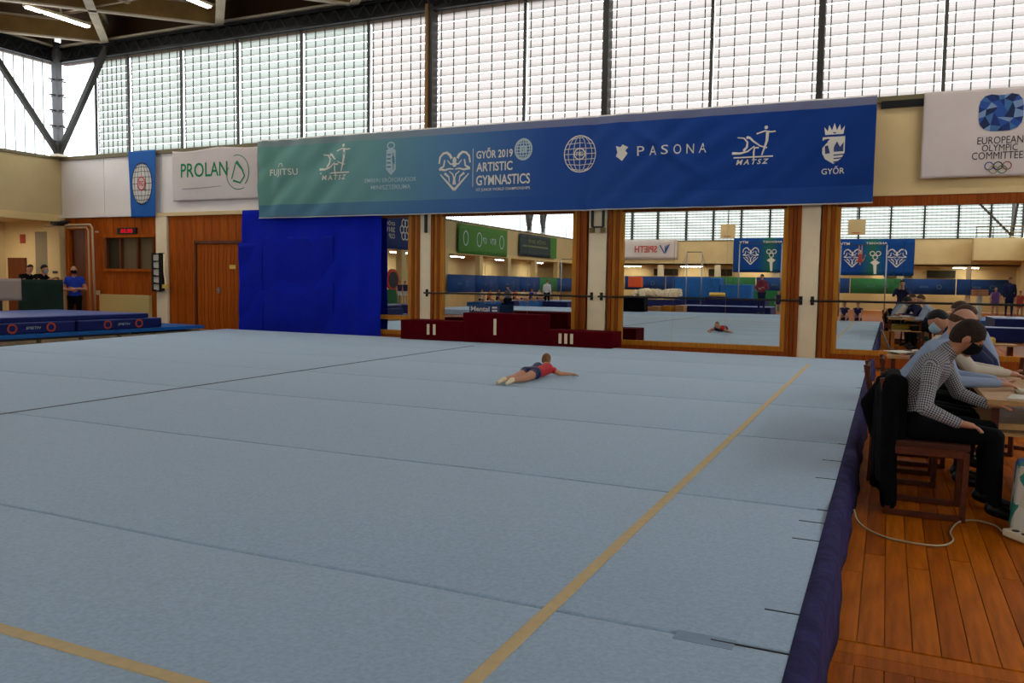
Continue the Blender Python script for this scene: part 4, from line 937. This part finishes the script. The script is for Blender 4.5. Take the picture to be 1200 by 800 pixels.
LBS = mat('light_blue_shirt', (.27, .33, .44), .8, noise=.06, nscale=6, bump=.3, bscale=14); CRS = mat('cream_shirt', (.55, .47, .36), .8, bump=.3, bscale=14); NVY = mat('navy_cloth', (.012, .015, .05), .85); BPO = mat('blue_polo', (.01, .035, .30), .8)
MBK = mat('mask_black', '#0c0c10', .9); MBL = mat('mask_blue', '#9db8c2', .9)
fig('person', 'seated man in a black and white checked shirt and black face mask',
    dict(hip_l=(.22, 6.12, .56), hip_r=(.22, 5.92, .56), waist=(.19, 6.02, .78), neck=(.36, 6.0, 1.05), sh_l=(.34, 6.17, .99), sh_r=(.28, 5.84, .985), el_l=(.46, 6.28, .76), wr_l=(.62, 6.22, .70), ha_l=(.72, 6.2, .70),
         el_r=(.235, 5.72, .715), wr_r=(.42, 5.72, .635), ha_r=(.53, 5.74, .615), kn_l=(.64, 6.2, .54), kn_r=(.64, 5.86, .54), an_l=(.62, 6.2, .09), an_r=(.66, 5.84, .09), to_l=(.79, 6.2, .04), to_r=(.84, 5.84, .04),
         head=(.475, 5.98, 1.155), face=(.80, .05, -.50)),
    dict(shirt=CHK, pants=TRO, belt=TRO, skin=SKINT, shoe=SHOE, plaid=1, palm=(0, 0, -1)), .0095, hair=HB, mask=MBK, hairlen=.52)
fig('person', 'balding man in a light blue shirt leaning on the table behind the checked man',
    xf(sitting(.46, .28, head=(.0, .39, 1.21), face=(0, .9, -.4), neck=(0, .30, 1.07), sh_l=(-.175, .28, 1.0), sh_r=(.175, .27, 1.0), el_l=(-.2, .36, .80), el_r=(.2, .34, .79), wr_l=(-.14, .62, .79), wr_r=(.12, .62, .79), ha_l=(-.1, .74, .775), ha_r=(.08, .74, .775)), (.12, 6.92, 0), -PI/2, 1.0),
    dict(shirt=LBS, pants=TRO, belt=TRO, skin=SKIN, shoe=SHOE), .012, hair=HM, bald=True)
fig('person', 'seated man in a cream shirt reaching both arms over the right table',
    xf(sitting(.46, .26, head=(.0, .36, 1.22), face=(0, .95, -.3), neck=(0, .28, 1.07), sh_l=(-.175, .26, 1.0), sh_r=(.175, .27, 1.0), el_l=(-.2, .40, .82), el_r=(.2, .42, .82), wr_l=(-.14, .64, .80), wr_r=(.12, .66, .80), ha_l=(-.1, .76, .785), ha_r=(.08, .78, .785)), (.22, 7.66, 0), -PI/2, 1.0),
    dict(shirt=CRS, pants=TRO, belt=TRO, skin=SKIN, shoe=SHOE), .014, hair=HM, hairlen=.1)
fig('person', 'dark haired man in black with a pale blue face mask bending over the papers',
    xf(sitting(.46, .34, neck=(0, .38, 1.06), sh_l=(-.17, .34, 1.0), sh_r=(.17, .34, 1.0), head=(.0, .50, 1.155), face=(-.25, .75, -.62), el_l=(-.2, .42, .80), el_r=(.2, .42, .80), wr_l=(-.12, .66, .80), wr_r=(.10, .66, .80), ha_l=(-.08, .78, .80), ha_r=(.06, .78, .80)), (.90, 8.55, 0), PI/2-.45, 1.0),
    dict(shirt=NVY, pants=TRO, belt=TRO, skin=SKINT, shoe=SHOE), .013, hair=HK, mask=MBL, hairlen=.12)
fig('person', 'brown haired man in a pale blue shirt turned left behind the masked man',
    xf(sitting(.46, .2, head=(.0, .33, 1.26), face=(-.1, .9, -.35)), (1.03, 9.9, 0), PI/2-.1, .97),
    dict(shirt=LBS, pants=TRO, belt=TRO, skin=SKIN, shoe=SHOE), .015, hair=HM, hairlen=.05)
# bag, power strip and cable
bg_m = mat('bag_pattern', '#2c7a5c', .6); n = bg_m.node_tree; v = n.nodes.new('ShaderNodeTexVoronoi'); v.inputs['Scale'].default_value = 7; t = n.nodes.new('ShaderNodeTexCoord'); n.links.new(t.outputs['Object'], v.inputs['Vector'])
r = n.nodes.new('ShaderNodeValToRGB'); s = n.nodes.new('ShaderNodeSeparateColor'); n.links.new(v.outputs['Color'], s.inputs[0]); n.links.new(s.outputs[0], r.inputs[0]); r.color_ramp.interpolation = 'CONSTANT'
for p_, c in ((.3, (.02, .2, .14)), (.5, (.45, .42, .30)), (.7, (.03, .12, .28)), (.85, (.3, .03, .05))): e = r.color_ramp.elements.new(p_); e.color = (*c, 1)
r.color_ramp.elements[0].color = (.5, .47, .38, 1); n.links.new(r.outputs[0], n.nodes['Principled BSDF'].inputs['Base Color'])
bgt = thing('shopping_bag', (.86, 5.7, 0), 'patterned green and cream shopping bag on the floor at the right edge', 'bag')
q = MB(); q.prism([(.72, 5.60), (1.12, 5.56), (1.14, 5.86), (.74, 5.88)], .0, .43); q.v = [((v[0]-.93)*(1 if v[2] < .1 else .88)+.93, v[1], v[2]) for v in q.v]; q.build('bag_body', bg_m, bgt, bev=.03)
for y in (5.62, 5.82): MB().tube([(.84, y, .42), (.86, y, .56), (.94, y, .60), (1.0, y, .56), (1.02, y, .42)], .01).build('handle', bg_m, bgt, smooth=True)
pw = thing('power_strip', (.72, 5.5, 0), 'white power strip lying beside the shopping bag', 'power strip')
MB().beam((.70, 5.60, .025), (.86, 5.36, .025), .06, .045).build('body', PILW, pw, bev=.01)
for i in range(3): MB().tube([(.74+i*.04, 5.54-i*.06, .046), (.74+i*.04, 5.54-i*.06, .052)], .02, 12).build('socket', DGREY, pw)
def spl(pts, n=8):
    o_ = []; P_ = [V(pts[0])]+[V(p) for p in pts]+[V(pts[-1])]
    for i in range(1, len(P_)-2):
        for j in range(n):
            t = j/n; a, b_, c, d = P_[i-1:i+3]; o_.append(.5*((2*b_)+(c-a)*t+(2*a-5*b_+4*c-d)*t*t+(3*b_-a-3*c+d)*t**3))
    return o_+[P_[-2]]
tag(MB().tube(spl([(-.135, 5.40, .10), (-.10, 5.36, .03), (.02, 5.22, .008), (.18, 5.15, .008), (.33, 5.17, .008), (.40, 5.30, .008), (.40, 5.50, .008), (.46, 5.75, .008), (.56, 5.85, .008), (.66, 5.78, .008), (.68, 5.60, .02)]), .006, 6).build('power_cable', mat('cable_cream', '#b9a984', .5), smooth=True), 'cream cable curling over the wooden floor from the carpet edge', 'cable')

# (10) =========================================================== GYMNAST ON THE FLOOR
LEO = mat('leotard_navy', (.012, .014, .07), .5); LER = mat('leotard_red', (.45, .02, .02), .5); _n = LER.node_tree; _t = _n.nodes.new('ShaderNodeTexCoord'); _s = _n.nodes.new('ShaderNodeSeparateXYZ'); _n.links.new(_t.outputs['Object'], _s.inputs[0]); _r = _n.nodes.new('ShaderNodeValToRGB'); _m = _n.nodes.new('ShaderNodeMapRange'); _m.inputs[1].default_value = -.5; _m.inputs[2].default_value = .5; _n.links.new(_s.outputs['X'], _m.inputs[0]); _n.links.new(_m.outputs[0], _r.inputs[0]); _r.color_ramp.interpolation = 'CONSTANT'; _r.color_ramp.elements[0].color = (.012, .014, .07, 1); _r.color_ramp.elements[1].position = .5; _r.color_ramp.elements[1].color = (.45, .02, .02, 1); _n.links.new(_r.outputs[0], _n.nodes['Principled BSDF'].inputs['Base Color']); SOCK = mat('white_sock', (.75, .62, .40), .8)
bx0, by0, z0 = -4.05, 9.98, .25
J = dict(head=(bx0-.03, by0+.10, z0+.20), face=(.08, .96, .05), up=(0, -.15, 1), neck=(bx0, by0-.02, z0+.12), waist=(bx0, by0-.27, z0+.085), sh_l=(bx0-.13, by0-.05, z0+.085), sh_r=(bx0+.13, by0-.05, z0+.085), hip_l=(bx0-.065, by0-.5, z0+.085), hip_r=(bx0+.065, by0-.5, z0+.085),
         kn_l=(bx0-.07, by0-.82, z0+.05), kn_r=(bx0+.06, by0-.82, z0+.05), an_l=(bx0-.08, by0-1.12, z0+.06), an_r=(bx0+.03, by0-1.13, z0+.06), to_l=(bx0-.09, by0-1.26, z0+.035), to_r=(bx0+.03, by0-1.27, z0+.035),
         el_l=(bx0-.24, by0+.12, z0+.035), el_r=(bx0+.20, by0+.0, z0+.04), wr_l=(bx0-.18, by0+.30, z0+.028), wr_r=(bx0+.30, by0+.12, z0+.03), ha_l=(bx0-.14, by0+.38, z0+.022), ha_r=(bx0+.37, by0+.16, z0+.024))
gym = fig('person', 'young gymnast in a navy and red leotard lying face down on the carpet', J, dict(shirt=LER, pants=LEO, belt=LEO, skin=mat('skin_fair', (.52, .24, .13), .5), shoe=SOCK, sleeve=-1, leg=.42, palm=(0, 0, -1)), .009, hair=HF, scale=.76, hairlen=.2)

# (11) =========================================================== PEOPLE AT THE LEFT
fig('person', 'man in a blue polo shirt standing with folded arms beside the green drape',
    xf(standing(el_l=(-.27, .02, 1.14), el_r=(.27, .02, 1.14), wr_l=(-.04, .20, 1.16), wr_r=(.04, .22, 1.12), ha_l=(.08, .20, 1.17), ha_r=(-.08, .22, 1.13)), (-19.2, 14.75, 0), PI+.75, 1.0),
    dict(shirt=BPO, pants=TRO, skin=SKINT, shoe=SHOE, sleeve=.55), .02, hair=HK, bald=True, mask=MBK)
for i, (y, lab, fy) in enumerate(((14.75, 'person in black leaning on the counter, left of the two by the dark doorway', .3), (15.1, 'person in black with black hair leaning on the counter next to the yellow pillar', -.3))):
    fig('person', lab, xf(standing(el_l=(-.28, .22, 1.22), el_r=(.28, .22, 1.22), wr_l=(-.12, .40, 1.36), wr_r=(.12, .40, 1.36), ha_l=(-.02, .44, 1.37), ha_r=(.04, .44, 1.37), neck=(0, .05, 1.46), head=(0, .11, 1.60), face=(fy, .9, -.3)), (-20.5 if i else -21.0, y-.35*i-.05*(1-i), .0), -PI/2+.3, 1.04),
        dict(shirt=TRO, pants=TRO, skin=SKIN, shoe=SHOE, sleeve=.5), .02, hair=HK, mask=MBL if i else None)

# (12) =========================================================== OPPOSITE SIDE OF THE HALL (seen in the mirrors)
cp2 = thing('blue_carpet_area', (-8, -5, 0), 'second pale blue carpet behind the exercise floor, seen in the mirrors', 'carpet')
MB().box(-20.5, -2.6, -7.2, -1.5, 0, .22).build('carpet', LTBLUE, cp2); MB().box(-20.5, -2.6, -7.32, -7.2, 0, .225).build('edge', NAVY, cp2)
for i, (a, c, y0, y1, z, m, lab) in enumerate(((-19.9, -11.2, -10.2, -8.4, .2, LTBLUE, 'pale blue vault runway strip behind the mats, seen in the mirror'), (-19.9, -15, -17.5, -16.2, .45, LTBLUE, 'raised pale blue landing area seen in the podium mirror'))):
    t = thing('runway', ((a+c)/2, (y0+y1)/2, 0), lab, 'runway'); MB().box(a, c, y0, y1, 0, z).build('carpet', m, t); MB().box(a, c, y1, y1+.05, 0, z-.05).build('edge', FLG, t)
crash(-9.7, -5.2, -11.2, -9.0, .0, .5, 'long blue landing mat behind the coach, nearer one seen in the mirror')
crash(-9.0, -5.9, -13.9, -12.2, .0, .78, 'stacked blue mats further back, seen in the mirror behind the coach')
crash(-18.0, -16.5, -12.6, -11.4, .0, .5, 'small blue mat beside the man in white, seen in the podium mirror')
crash(-21.1, -19.2, -1.45, .5, .0, .45, 'blue mat at the left wall seen in the mirror by the curtain', (('o', -.7),))
tbb = MATBL; fb1 = thing('foam_pit_blocks', (-10, -20, 0), 'large bright blue foam blocks by the opposite barriers', 'foam blocks')
MB().box(-12.4, -9.6, -21, -19.5, .6, 2.0).build('block', tbb, fb1, bev=.04); MB().box(-9.55, -7.7, -20.6, -19.4, .6, 1.6).build('block', tbb, fb1, bev=.04); MB().box(-12.6, -7.5, -21.2, -19.2, 0, .6).build('plinth', NAVY, fb1)
ppile = random.Random(3); q = MB()
for i in range(90):
    x = -14.3+ppile.random()*2.6; y = -18.6+ppile.random()*1.3; z = .80+ppile.random()*.35; s = .13
    c_, s__ = math.cos(i), math.sin(i); n0 = len(q.v); q.box(-s, s, -s, s, -s, s); q.v[n0:] = [(x+a*c_-b_*s__, y+a*s__+b_*c_, z+c+.2*a) for a, b_, c in q.v[n0:]]
o = q.build('foam_cube_heap', mat('foam_cream', '#d8cdb0', .8)); tag(o, 'heap of cream foam cubes by the opposite wall', 'foam cubes', kind='stuff')
tag(MB().box(-14.6, -11.4, -18.9, -17.1, 0, .6).build('pit_box', NAVY), 'navy box holding the cream foam cubes', 'box')
tag(MB().prism([(-14.75, -18), (-13.9, -18), (-13.9, -17.6), (-14.75, -17.6)], 1.35, 2.0).build('orange_block', mat('orange_foam', '#d2552a', .7), bev=.05), 'orange foam block over the cream foam heap', 'foam block')
tag(MB().tube([(-9.8, -17.5, .98), (-8.9, -17.5, .98)], .13, 12).build('yellow_roll', YEL, smooth=True), 'yellow foam roll seen in the mirror', 'foam roll')
tag(MB().box(-10, -8.8, -17.9, -17.1, 0, .85).build('roll_plinth', NAVY), 'navy plinth under the yellow foam roll', 'plinth')
tag(MB().box(-9.3, -6.2, -23, -22, .0, 1.25).build('green_mat_stack', mat('green_mat', (.02, .16, .05), .7)), 'green mat stack by the opposite barrier', 'mat')
bt = thing('speaker_table', (-11, -6, .22), 'black draped table at the left of the mirror by the podium', 'table')
MB().box(-11.6, -10.4, -6.4, -5.7, .225, .95).build('drape', BLKC, bt, bev=.02); MB().box(-11.75, -11.2, -6.6, -5.65, .95, 1.0).build('top', TABW, bt)
st2 = thing('step_boards', (-11.2, -9, 0), 'row of wooden spring boards seen in the mirror', 'spring boards')
for i in range(4): MB().box(-11.1+i*.5, -10.7+i*.5, -8.2-i*.25, -7.5-i*.25, .0, .42+.03*i).build('board', (POSTL, TABW)[i % 2], st2)
def highbar(x0, x1, y, h, label, zb=.0):
    t = thing('high_bar', ((x0+x1)/2, y, zb), label, 'high bar')
    for x in (x0, x1): MB().tube([(x, y, zb), (x, y, h)], .035, 8).build('upright', mat('chrome_grey', '#8d9092', .35, metal=.6), t, smooth=True)
    MB().tube([(x0, y, h), (x1, y, h)], .02, 8).build('bar', STEEL, t, smooth=True)
    for x, s in ((x0, -1), (x1, 1)):
        for d in (-1.6, 1.6): MB().tube([(x, y, h-.1), (x+s*.9, y+d, zb)], .008, 4).build('cable', STEEL, t)
    return t
highbar(-7.9, -5.6, -16, 3.9, 'tall high bar frame with stay cables in the middle mirror')
highbar(-11.2, -10.3, -17.4, 3.5, 'second high bar further back beside the blue foam blocks')
highbar(-17.9, -16.0, -14, 2.95, 'high bar frame at the right side of the podium mirror')
highbar(-2.4, -.2, -14.6, 3.72, 'high bar with a hanging gymnast in the right mirror')
for x, y, lab in ((-9.3, -20, 'cream square basketball board high in the middle mirror'), (-1.8, -18, 'cream square basketball board high in the right mirror')):
    t = thing('basketball_board', (x, y, 4.4), lab, 'backboard'); MB().box(x-.45, x+.45, y, y+.04, 4.45, 5.3).build('board', CREAM, t); MB().tube([(x, y-.05, 5.2), (x, y-.05, 7.7)], .03).build('hanger', STEEL, t)
    MB().tube([(x+.22*math.cos(a), y+.3+.22*math.sin(a), 4.55) for a in [2*PI*i/16 for i in range(17)]], .012, 5).build('hoop', ORNG, t)
bal = thing('balcony', (5.7, -27, 3.3), 'cream balcony with dark railing at the opposite right corner', 'balcony')
MB().box(4.7, XR-.02, YF+.02, YF+2.2, 3.3, 4.65).build('parapet', CREAM, bal)
for z in (5.0, 5.35): MB().tube([(4.75, YF+2.1, z), (XR-.05, YF+2.1, z)], .03).build('rail', mat('rail_brown', (.16, .09, .03), .5), bal)
for x in (4.8, 5.7, 6.6): MB().tube([(x, YF+2.1, 4.65), (x, YF+2.1, 5.36)], .025).build('baluster', STEEL, bal)
# barriers and banners
FPR = mat('dim_print', '#5f7488', .8)
def barrier(O, ud, nrm, L, h, ms, lab, words=''):
    t = thing('advert_barrier', O, lab, 'barrier'); n = max(1, int(L/3)); w = L/n
    for i in range(n):
        c = Cloth((O[0]+ud[0]*w*i, O[1]+ud[1]*w*i, O[2]+h), ud, nrm, w-.05, h); s = c.sheet('panel', ms[i % len(ms)], t, 2, 1, thick=.05)
        p = Print(c, .04); p.ring(w*.3, h*.5, .13, .13, .03).text('GYŐR', w*.5, h*.42, .5, .15); p.build('print', FPR, s)
GB = mat('barrier_green', (.03, .15, .05), .8, noise=.2, nscale=1)
barrier((XR-.6, YF+.5, 1.15), (-1, 0, 0), (0, 1, 0), 28, 1.0, [BLB, BLB, GB], 'row of blue and green advert boards along the opposite wall')
barrier((XL+.25, YF+.5, .95), (0, 1, 0), (1, 0, 0), 21.8, .95, [BLB, BLB, GB, BLB, BLB, BLB, BLB], 'row of blue and green advert boards along the left wall')
c = Cloth((XL+.1, -13.5, 4.65), (0, 1, 0), (1, 0, 0), 6.4, 1.6, folds(.03, 1, seed=41)); gb = c.sheet('green_banner', GRN, None, 30, 6); tag(gb, 'long green sponsor banner on the left wall, seen in the podium mirror', 'banner')
p = Print(c, .02); [p.ring(x, .75, .28, .38, .07) for x in (.8, 3.9, 5.5)]; p.text('RTV', 1.6, .6, .8, .35).text('OTP', 2.8, .6, .7, .35); p.build('logos', LGT, gb)
c = Cloth((XL+.1, -21.4, 4.62), (0, 1, 0), (1, 0, 0), 6.1, 1.4, folds(.02, 1, seed=42)); db = c.sheet('dark_banner', DKBAN, None, 20, 6); tag(db, 'dark banner with green end on the left wall, seen in the podium mirror', 'banner')
p = Print(c, .02); p.stroke([(1.6, .75), (5.6, .75)], .09).text('GYŐR 2019', 2.0, .25, 2.8, .3); p.build('lettering', mat('olive_print', '#6d7a4a', .7), db); p = Print(c, .025); p.poly([(0, 0), (1.2, 0), (1.2, 1.4), (0, 1.4)]); p.build('green_end', GRN, db)
c = Cloth((XL+.1, -3.6, 4.65), (0, 1, 0), (1, 0, 0), 4.6, 1.65, folds(.02, 1, seed=43)); b5 = c.sheet('navy_banner', mat('banner_navy', (.015, .03, .12), .8), None, 20, 6); tag(b5, 'navy banner with white rings logo on the left wall, seen beside the curtain', 'banner')
p = Print(c, .02); [p.ring(1.6+.28*math.cos(a), .7+.34*math.sin(a), .16, .18, .06) for a in (0, 1.05, 2.1, 3.14, 4.2, 5.2)]; p.text('GYŐR', 2.5, .35, .7, .22).text('2019', 2.5, .65, .7, .22).text('CUP', 2.5, .95, .5, .22); p.build('logo', WHITE, b5)
c = Cloth((-14.3, YF+.12, 4.85), (-1, 0, 0), (0, 1, 0), 4.0, 1.45, folds(.03, 1.5, seed=44)); sb = c.sheet('red_lettered_banner', OFFW, None, 30, 6); tag(sb, 'white banner with red lettering and a swirl on the opposite wall', 'banner')
Print(c, .03).text('SPIETH', 1.35, .45, 1.7, .5, .02).build('lettering', mat('red_print', '#b4453c', .7), sb)
p = Print(c, .03); [p.stroke([(.45+i*.14, .35+i*.06), (.75, 1.0-i*.05)], .07) for i in range(3)]; p.stroke([(1.15, .4), (.8, 1.0)], .08); p.build('swirl', blues[1], sb)
BLG = grad_mat('blue_green_banner', [(0, (.008, .05, .22)), (.34, (.008, .05, .22)), (.5, (.02, .12, .07)), (.66, (.008, .05, .22)), (1, (.008, .05, .2))])
for O, w, lab in (((-5.4, YF+.12, 4.9), 4.9, 'blue banner with heart logo on the opposite wall, seen in the middle mirror'), ((1.35, YF+.12, 4.75), 4.9, 'blue banner with two heart logos on the opposite wall, seen in the right mirror')):
    c = Cloth(O, (-1, 0, 0), (0, 1, 0), w, 2.4, folds(.03, 1, seed=45)); s = c.sheet('blue_banner', BLG, None, 30, 8); tag(s, lab, 'banner')
    heart(c, 3.7, 1.15, .55, s, WHITE); heart(c, 1.0, 1.15, .55, s, WHITE) if O[0] > 0 else None
    p = Print(c, .02); u = 2.3; [p.ring(u+dx, .95+dy, .14, .14, .05) for dx, dy in ((-.18, 0), (.18, 0), (0, .25))]; p.poly([(u-.3, 1.55), (u, 1.35), (u+.3, 1.55), (u+.1, 1.7), (u+.05, 2.3), (u-.1, 2.3), (u-.1, 1.7)]); p.text('MTV', 3.9, .2, .6, .22).text('ANDOSET', 1.6, .2, 1.3, .14); p.build('logo', WHITE, s)
# people across the hall
WHT = mat('white_shirt', (.62, .58, .56), .8); TRK = mat('track_red', (.22, .03, .05), .8); GRY = mat('grey_shirt', '#6f6f78', .8); PUR = mat('purple_top', (.14, .06, .2), .8); REDT = mat('red_top', (.4, .06, .04), .8)
def far(lab, kind, x, y, z, yw, sc, colr, hair, hl=.1, vox=.03, **kw):
    J = (standing if kind == 's' else sitting)(**kw); return fig('person', lab, xf(J, (x, y, z), yw, sc), colr, vox*sc, hair=hair, scale=sc, hairlen=hl)
cross = dict(el_l=(-.27, .02, 1.14), el_r=(.27, .02, 1.14), wr_l=(-.04, .20, 1.16), wr_r=(.04, .22, 1.12), ha_l=(.08, .20, 1.17), ha_r=(-.08, .22, 1.13))
far('coach in a dark tracksuit with red and white chest standing in the middle mirror', 's', -5.3, -6.6, .225, .0, 1.04, dict(shirt=TRK, pants=NVY, skin=SKIN, shoe=SHOE), HK, **cross)
kid = dict(shirt=LEO, pants=LEO, skin=SKIN, shoe=SKIN, sleeve=.15, leg=.3)
far('small gymnast standing beside the coach in the middle mirror', 's', -4.55, -6.5, .225, .1, .62, kid, HF)
far('person in a navy jacket holding a red object, reflected beside the officials', 's', .42, -.55, .0, .1, 1.02, dict(shirt=NVY, pants=NVY, skin=SKIN, shoe=SHOE), HK, el_l=(-.26, .12, 1.2), el_r=(.26, .12, 1.2), wr_l=(-.1, .26, 1.42), wr_r=(.1, .26, 1.42), ha_l=(-.03, .27, 1.5), ha_r=(.03, .27, 1.5))
far('man in a white shirt and black trousers standing in the podium mirror', 's', -17.9, -11.8, .02, PI, .98, dict(shirt=WHT, pants=TRO, skin=SKIN, shoe=SHOE), HF)
far('person in grey seated at the mats in the podium mirror', 'c', -19.8, -10.9, .0, .3, 1.0, dict(shirt=GRY, pants=TRO, skin=SKIN, shoe=SHOE), HK)
tag(MB().box(-20.2, -19.4, -11.4, -10.7, 0, .46).build('foam_block', NAVY), 'navy foam block seat under the grey clothed person', 'foam block')
hsj = dict(neck=(0, .0, .62), head=(0, .02, .45), face=(0, .9, .1), up=(0, 0, -1), waist=(0, -.02, .95), hip_l=(-.08, 0, 1.2), hip_r=(.08, 0, 1.2), sh_l=(-.16, 0, .64), sh_r=(.16, 0, .64), el_l=(-.2, .02, .36), el_r=(.2, .02, .36), wr_l=(-.19, .04, .10), wr_r=(.19, .04, .10), ha_l=(-.19, .13, .03), ha_r=(.19, .13, .03))
for i, (x, yy) in enumerate(((-1.45, -.8), (-1.0, -.9))):
    far(('left of the two gymnasts sitting at the far carpet edge in the right mirror', 'right of the two gymnasts sitting at the far carpet edge in the right mirror')[i], 'c', x, yy, .25, .1, .78, kid, HF, h=.02,
        kn_l=(-.12, .30, .36), kn_r=(.12, .30, .36), an_l=(-.12, .48, .06), an_r=(.12, .48, .06), to_l=(-.12, .62, .035), to_r=(.12, .62, .035), el_l=(-.2, .14, .40), el_r=(.2, .14, .40), wr_l=(-.12, .36, .30), wr_r=(.12, .36, .30), ha_l=(-.1, .44, .25), ha_r=(.1, .44, .25))
hj = {k: ((v[0], v[1], 1.8-v[2]) if k != 'face' else (0, 1, .1)) for k, v in standing(el_l=(-.3, 0, 1.2), el_r=(.3, 0, 1.2), wr_l=(-.36, .0, 1.0), wr_r=(.36, .0, 1.0), ha_l=(-.4, .0, .9), ha_r=(.4, .0, .9)).items()}; hj['up'] = (0, 0, -1)
fig('person', 'gymnast hanging upside down from the high bar in the right mirror', xf(hj, (-1.45, -14.6, 2.62), .0, .62), dict(shirt=REDT, pants=REDT, skin=SKIN, shoe=SKIN, sleeve=.1, leg=.3), .02, hair=HK, scale=.62)
far('girl in a purple top standing at the right side of the right mirror', 's', 4.1, -7.6, .22, .1, .8, dict(shirt=PUR, pants=PUR, skin=SKIN, shoe=SKIN, sleeve=.1, leg=.3), HM)
far('woman in a navy top behind the purple girl in the right mirror', 's', 4.75, -8.9, .3, .0, 1.0, dict(shirt=NVY, pants=NVY, skin=SKIN, shoe=SHOE), HF, hl=.5)
far('child in red standing at the right edge of the right mirror', 's', 4.95, -7.3, .22, .1, .72, dict(shirt=REDT, pants=REDT, skin=SKIN, shoe=SKIN, sleeve=.1, leg=.3), HF)
tag(MB().box(2.6, 7.2, -12.5, -7.0, 0, .215).build('blue_platform', MATBL), 'blue platform under the children in the right mirror', 'platform')
mu = thing('mushroom_trainer', (3.9, -12, .0), 'brown topped mushroom trainer in the right mirror', 'mushroom'); MB().tube([(3.9, -11.9, .22), (3.9, -11.9, 1.2)], .12).build('post', FLG, mu); MB().tube([(3.9, -11.9, 1.2), (3.9, -11.9, 1.5)], .35, 20).build('top', mat('leather_brown', (.3, .12, .05), .6), mu, smooth=False)
crash(3.0, 6.5, .5, 3.2, .0, .62, 'deep blue crash mat behind the officials, seen in the right mirror', ())
crash(2.4, 5.5, 4.0, 5.0, .0, .0+.4, 'low blue mat in front of it at the right, seen in the right mirror')
vis = [WHT, REDT, NVY, GRY, REDT, WHT, BPO, CRS]
tplk = None; rk = random.Random(11)
for i in range(9):
    y = -8.2-i*1.15; x = -20.35
    c_ = dict(shirt=vis[i % 8], pants=NVY, skin=SKIN, shoe=SKIN, sleeve=.3, leg=.4)
    cl_ = {WHT: 'white', REDT: 'red', NVY: 'navy', GRY: 'grey', BPO: 'blue', CRS: 'cream'}[vis[i % 8]]
    far('%s child from the near end of the blue bench, in a %s top' % (('first', 'second', 'third', 'fourth', 'fifth', 'sixth', 'seventh', 'eighth', 'ninth')[i], cl_), 'c', x, y, .35, -PI/2+.4, .72, c_, (HF, HK, HM)[i % 3], h=.2)
bnn = thing('padded_bench', (-20.6, -12.8, 0), 'long low blue padded bench by the left wall carrying the children', 'bench'); MB().box(-20.9, -20.1, -18.2, -7.6, .0, .44).build('pad', MATBL, bnn, bev=.03)
for i, (y, lab) in enumerate(((-.15, 'nearer of two boys in white shorts standing by the left wall'), (-.62, 'further of two boys in white shorts standing by the left wall'))):
    far(lab, 's', -20.3, y, .45, -.5, .60, dict(shirt=LEO, pants=WHT, skin=SKIN, shoe=SKIN, sleeve=.1, leg=.6), (HM, HK)[i])
rg = thing('round_target', (-21, -.7, 0), 'red rimmed round target standing by the left wall in the mirror', 'target'); MB().tube([(-21.1, -.7, 1.55), (-21.0, -.7, 1.55)], .5, 24).build('rim', RED, rg); MB().tube([(-21.0, -.7, 1.55), (-20.98, -.7, 1.55)], .38, 24).build('centre', BLACK, rg)
MB().box(-21.15, -20.95, -1.2, -.2, .46, 1.1).build('stand', GB, rg)
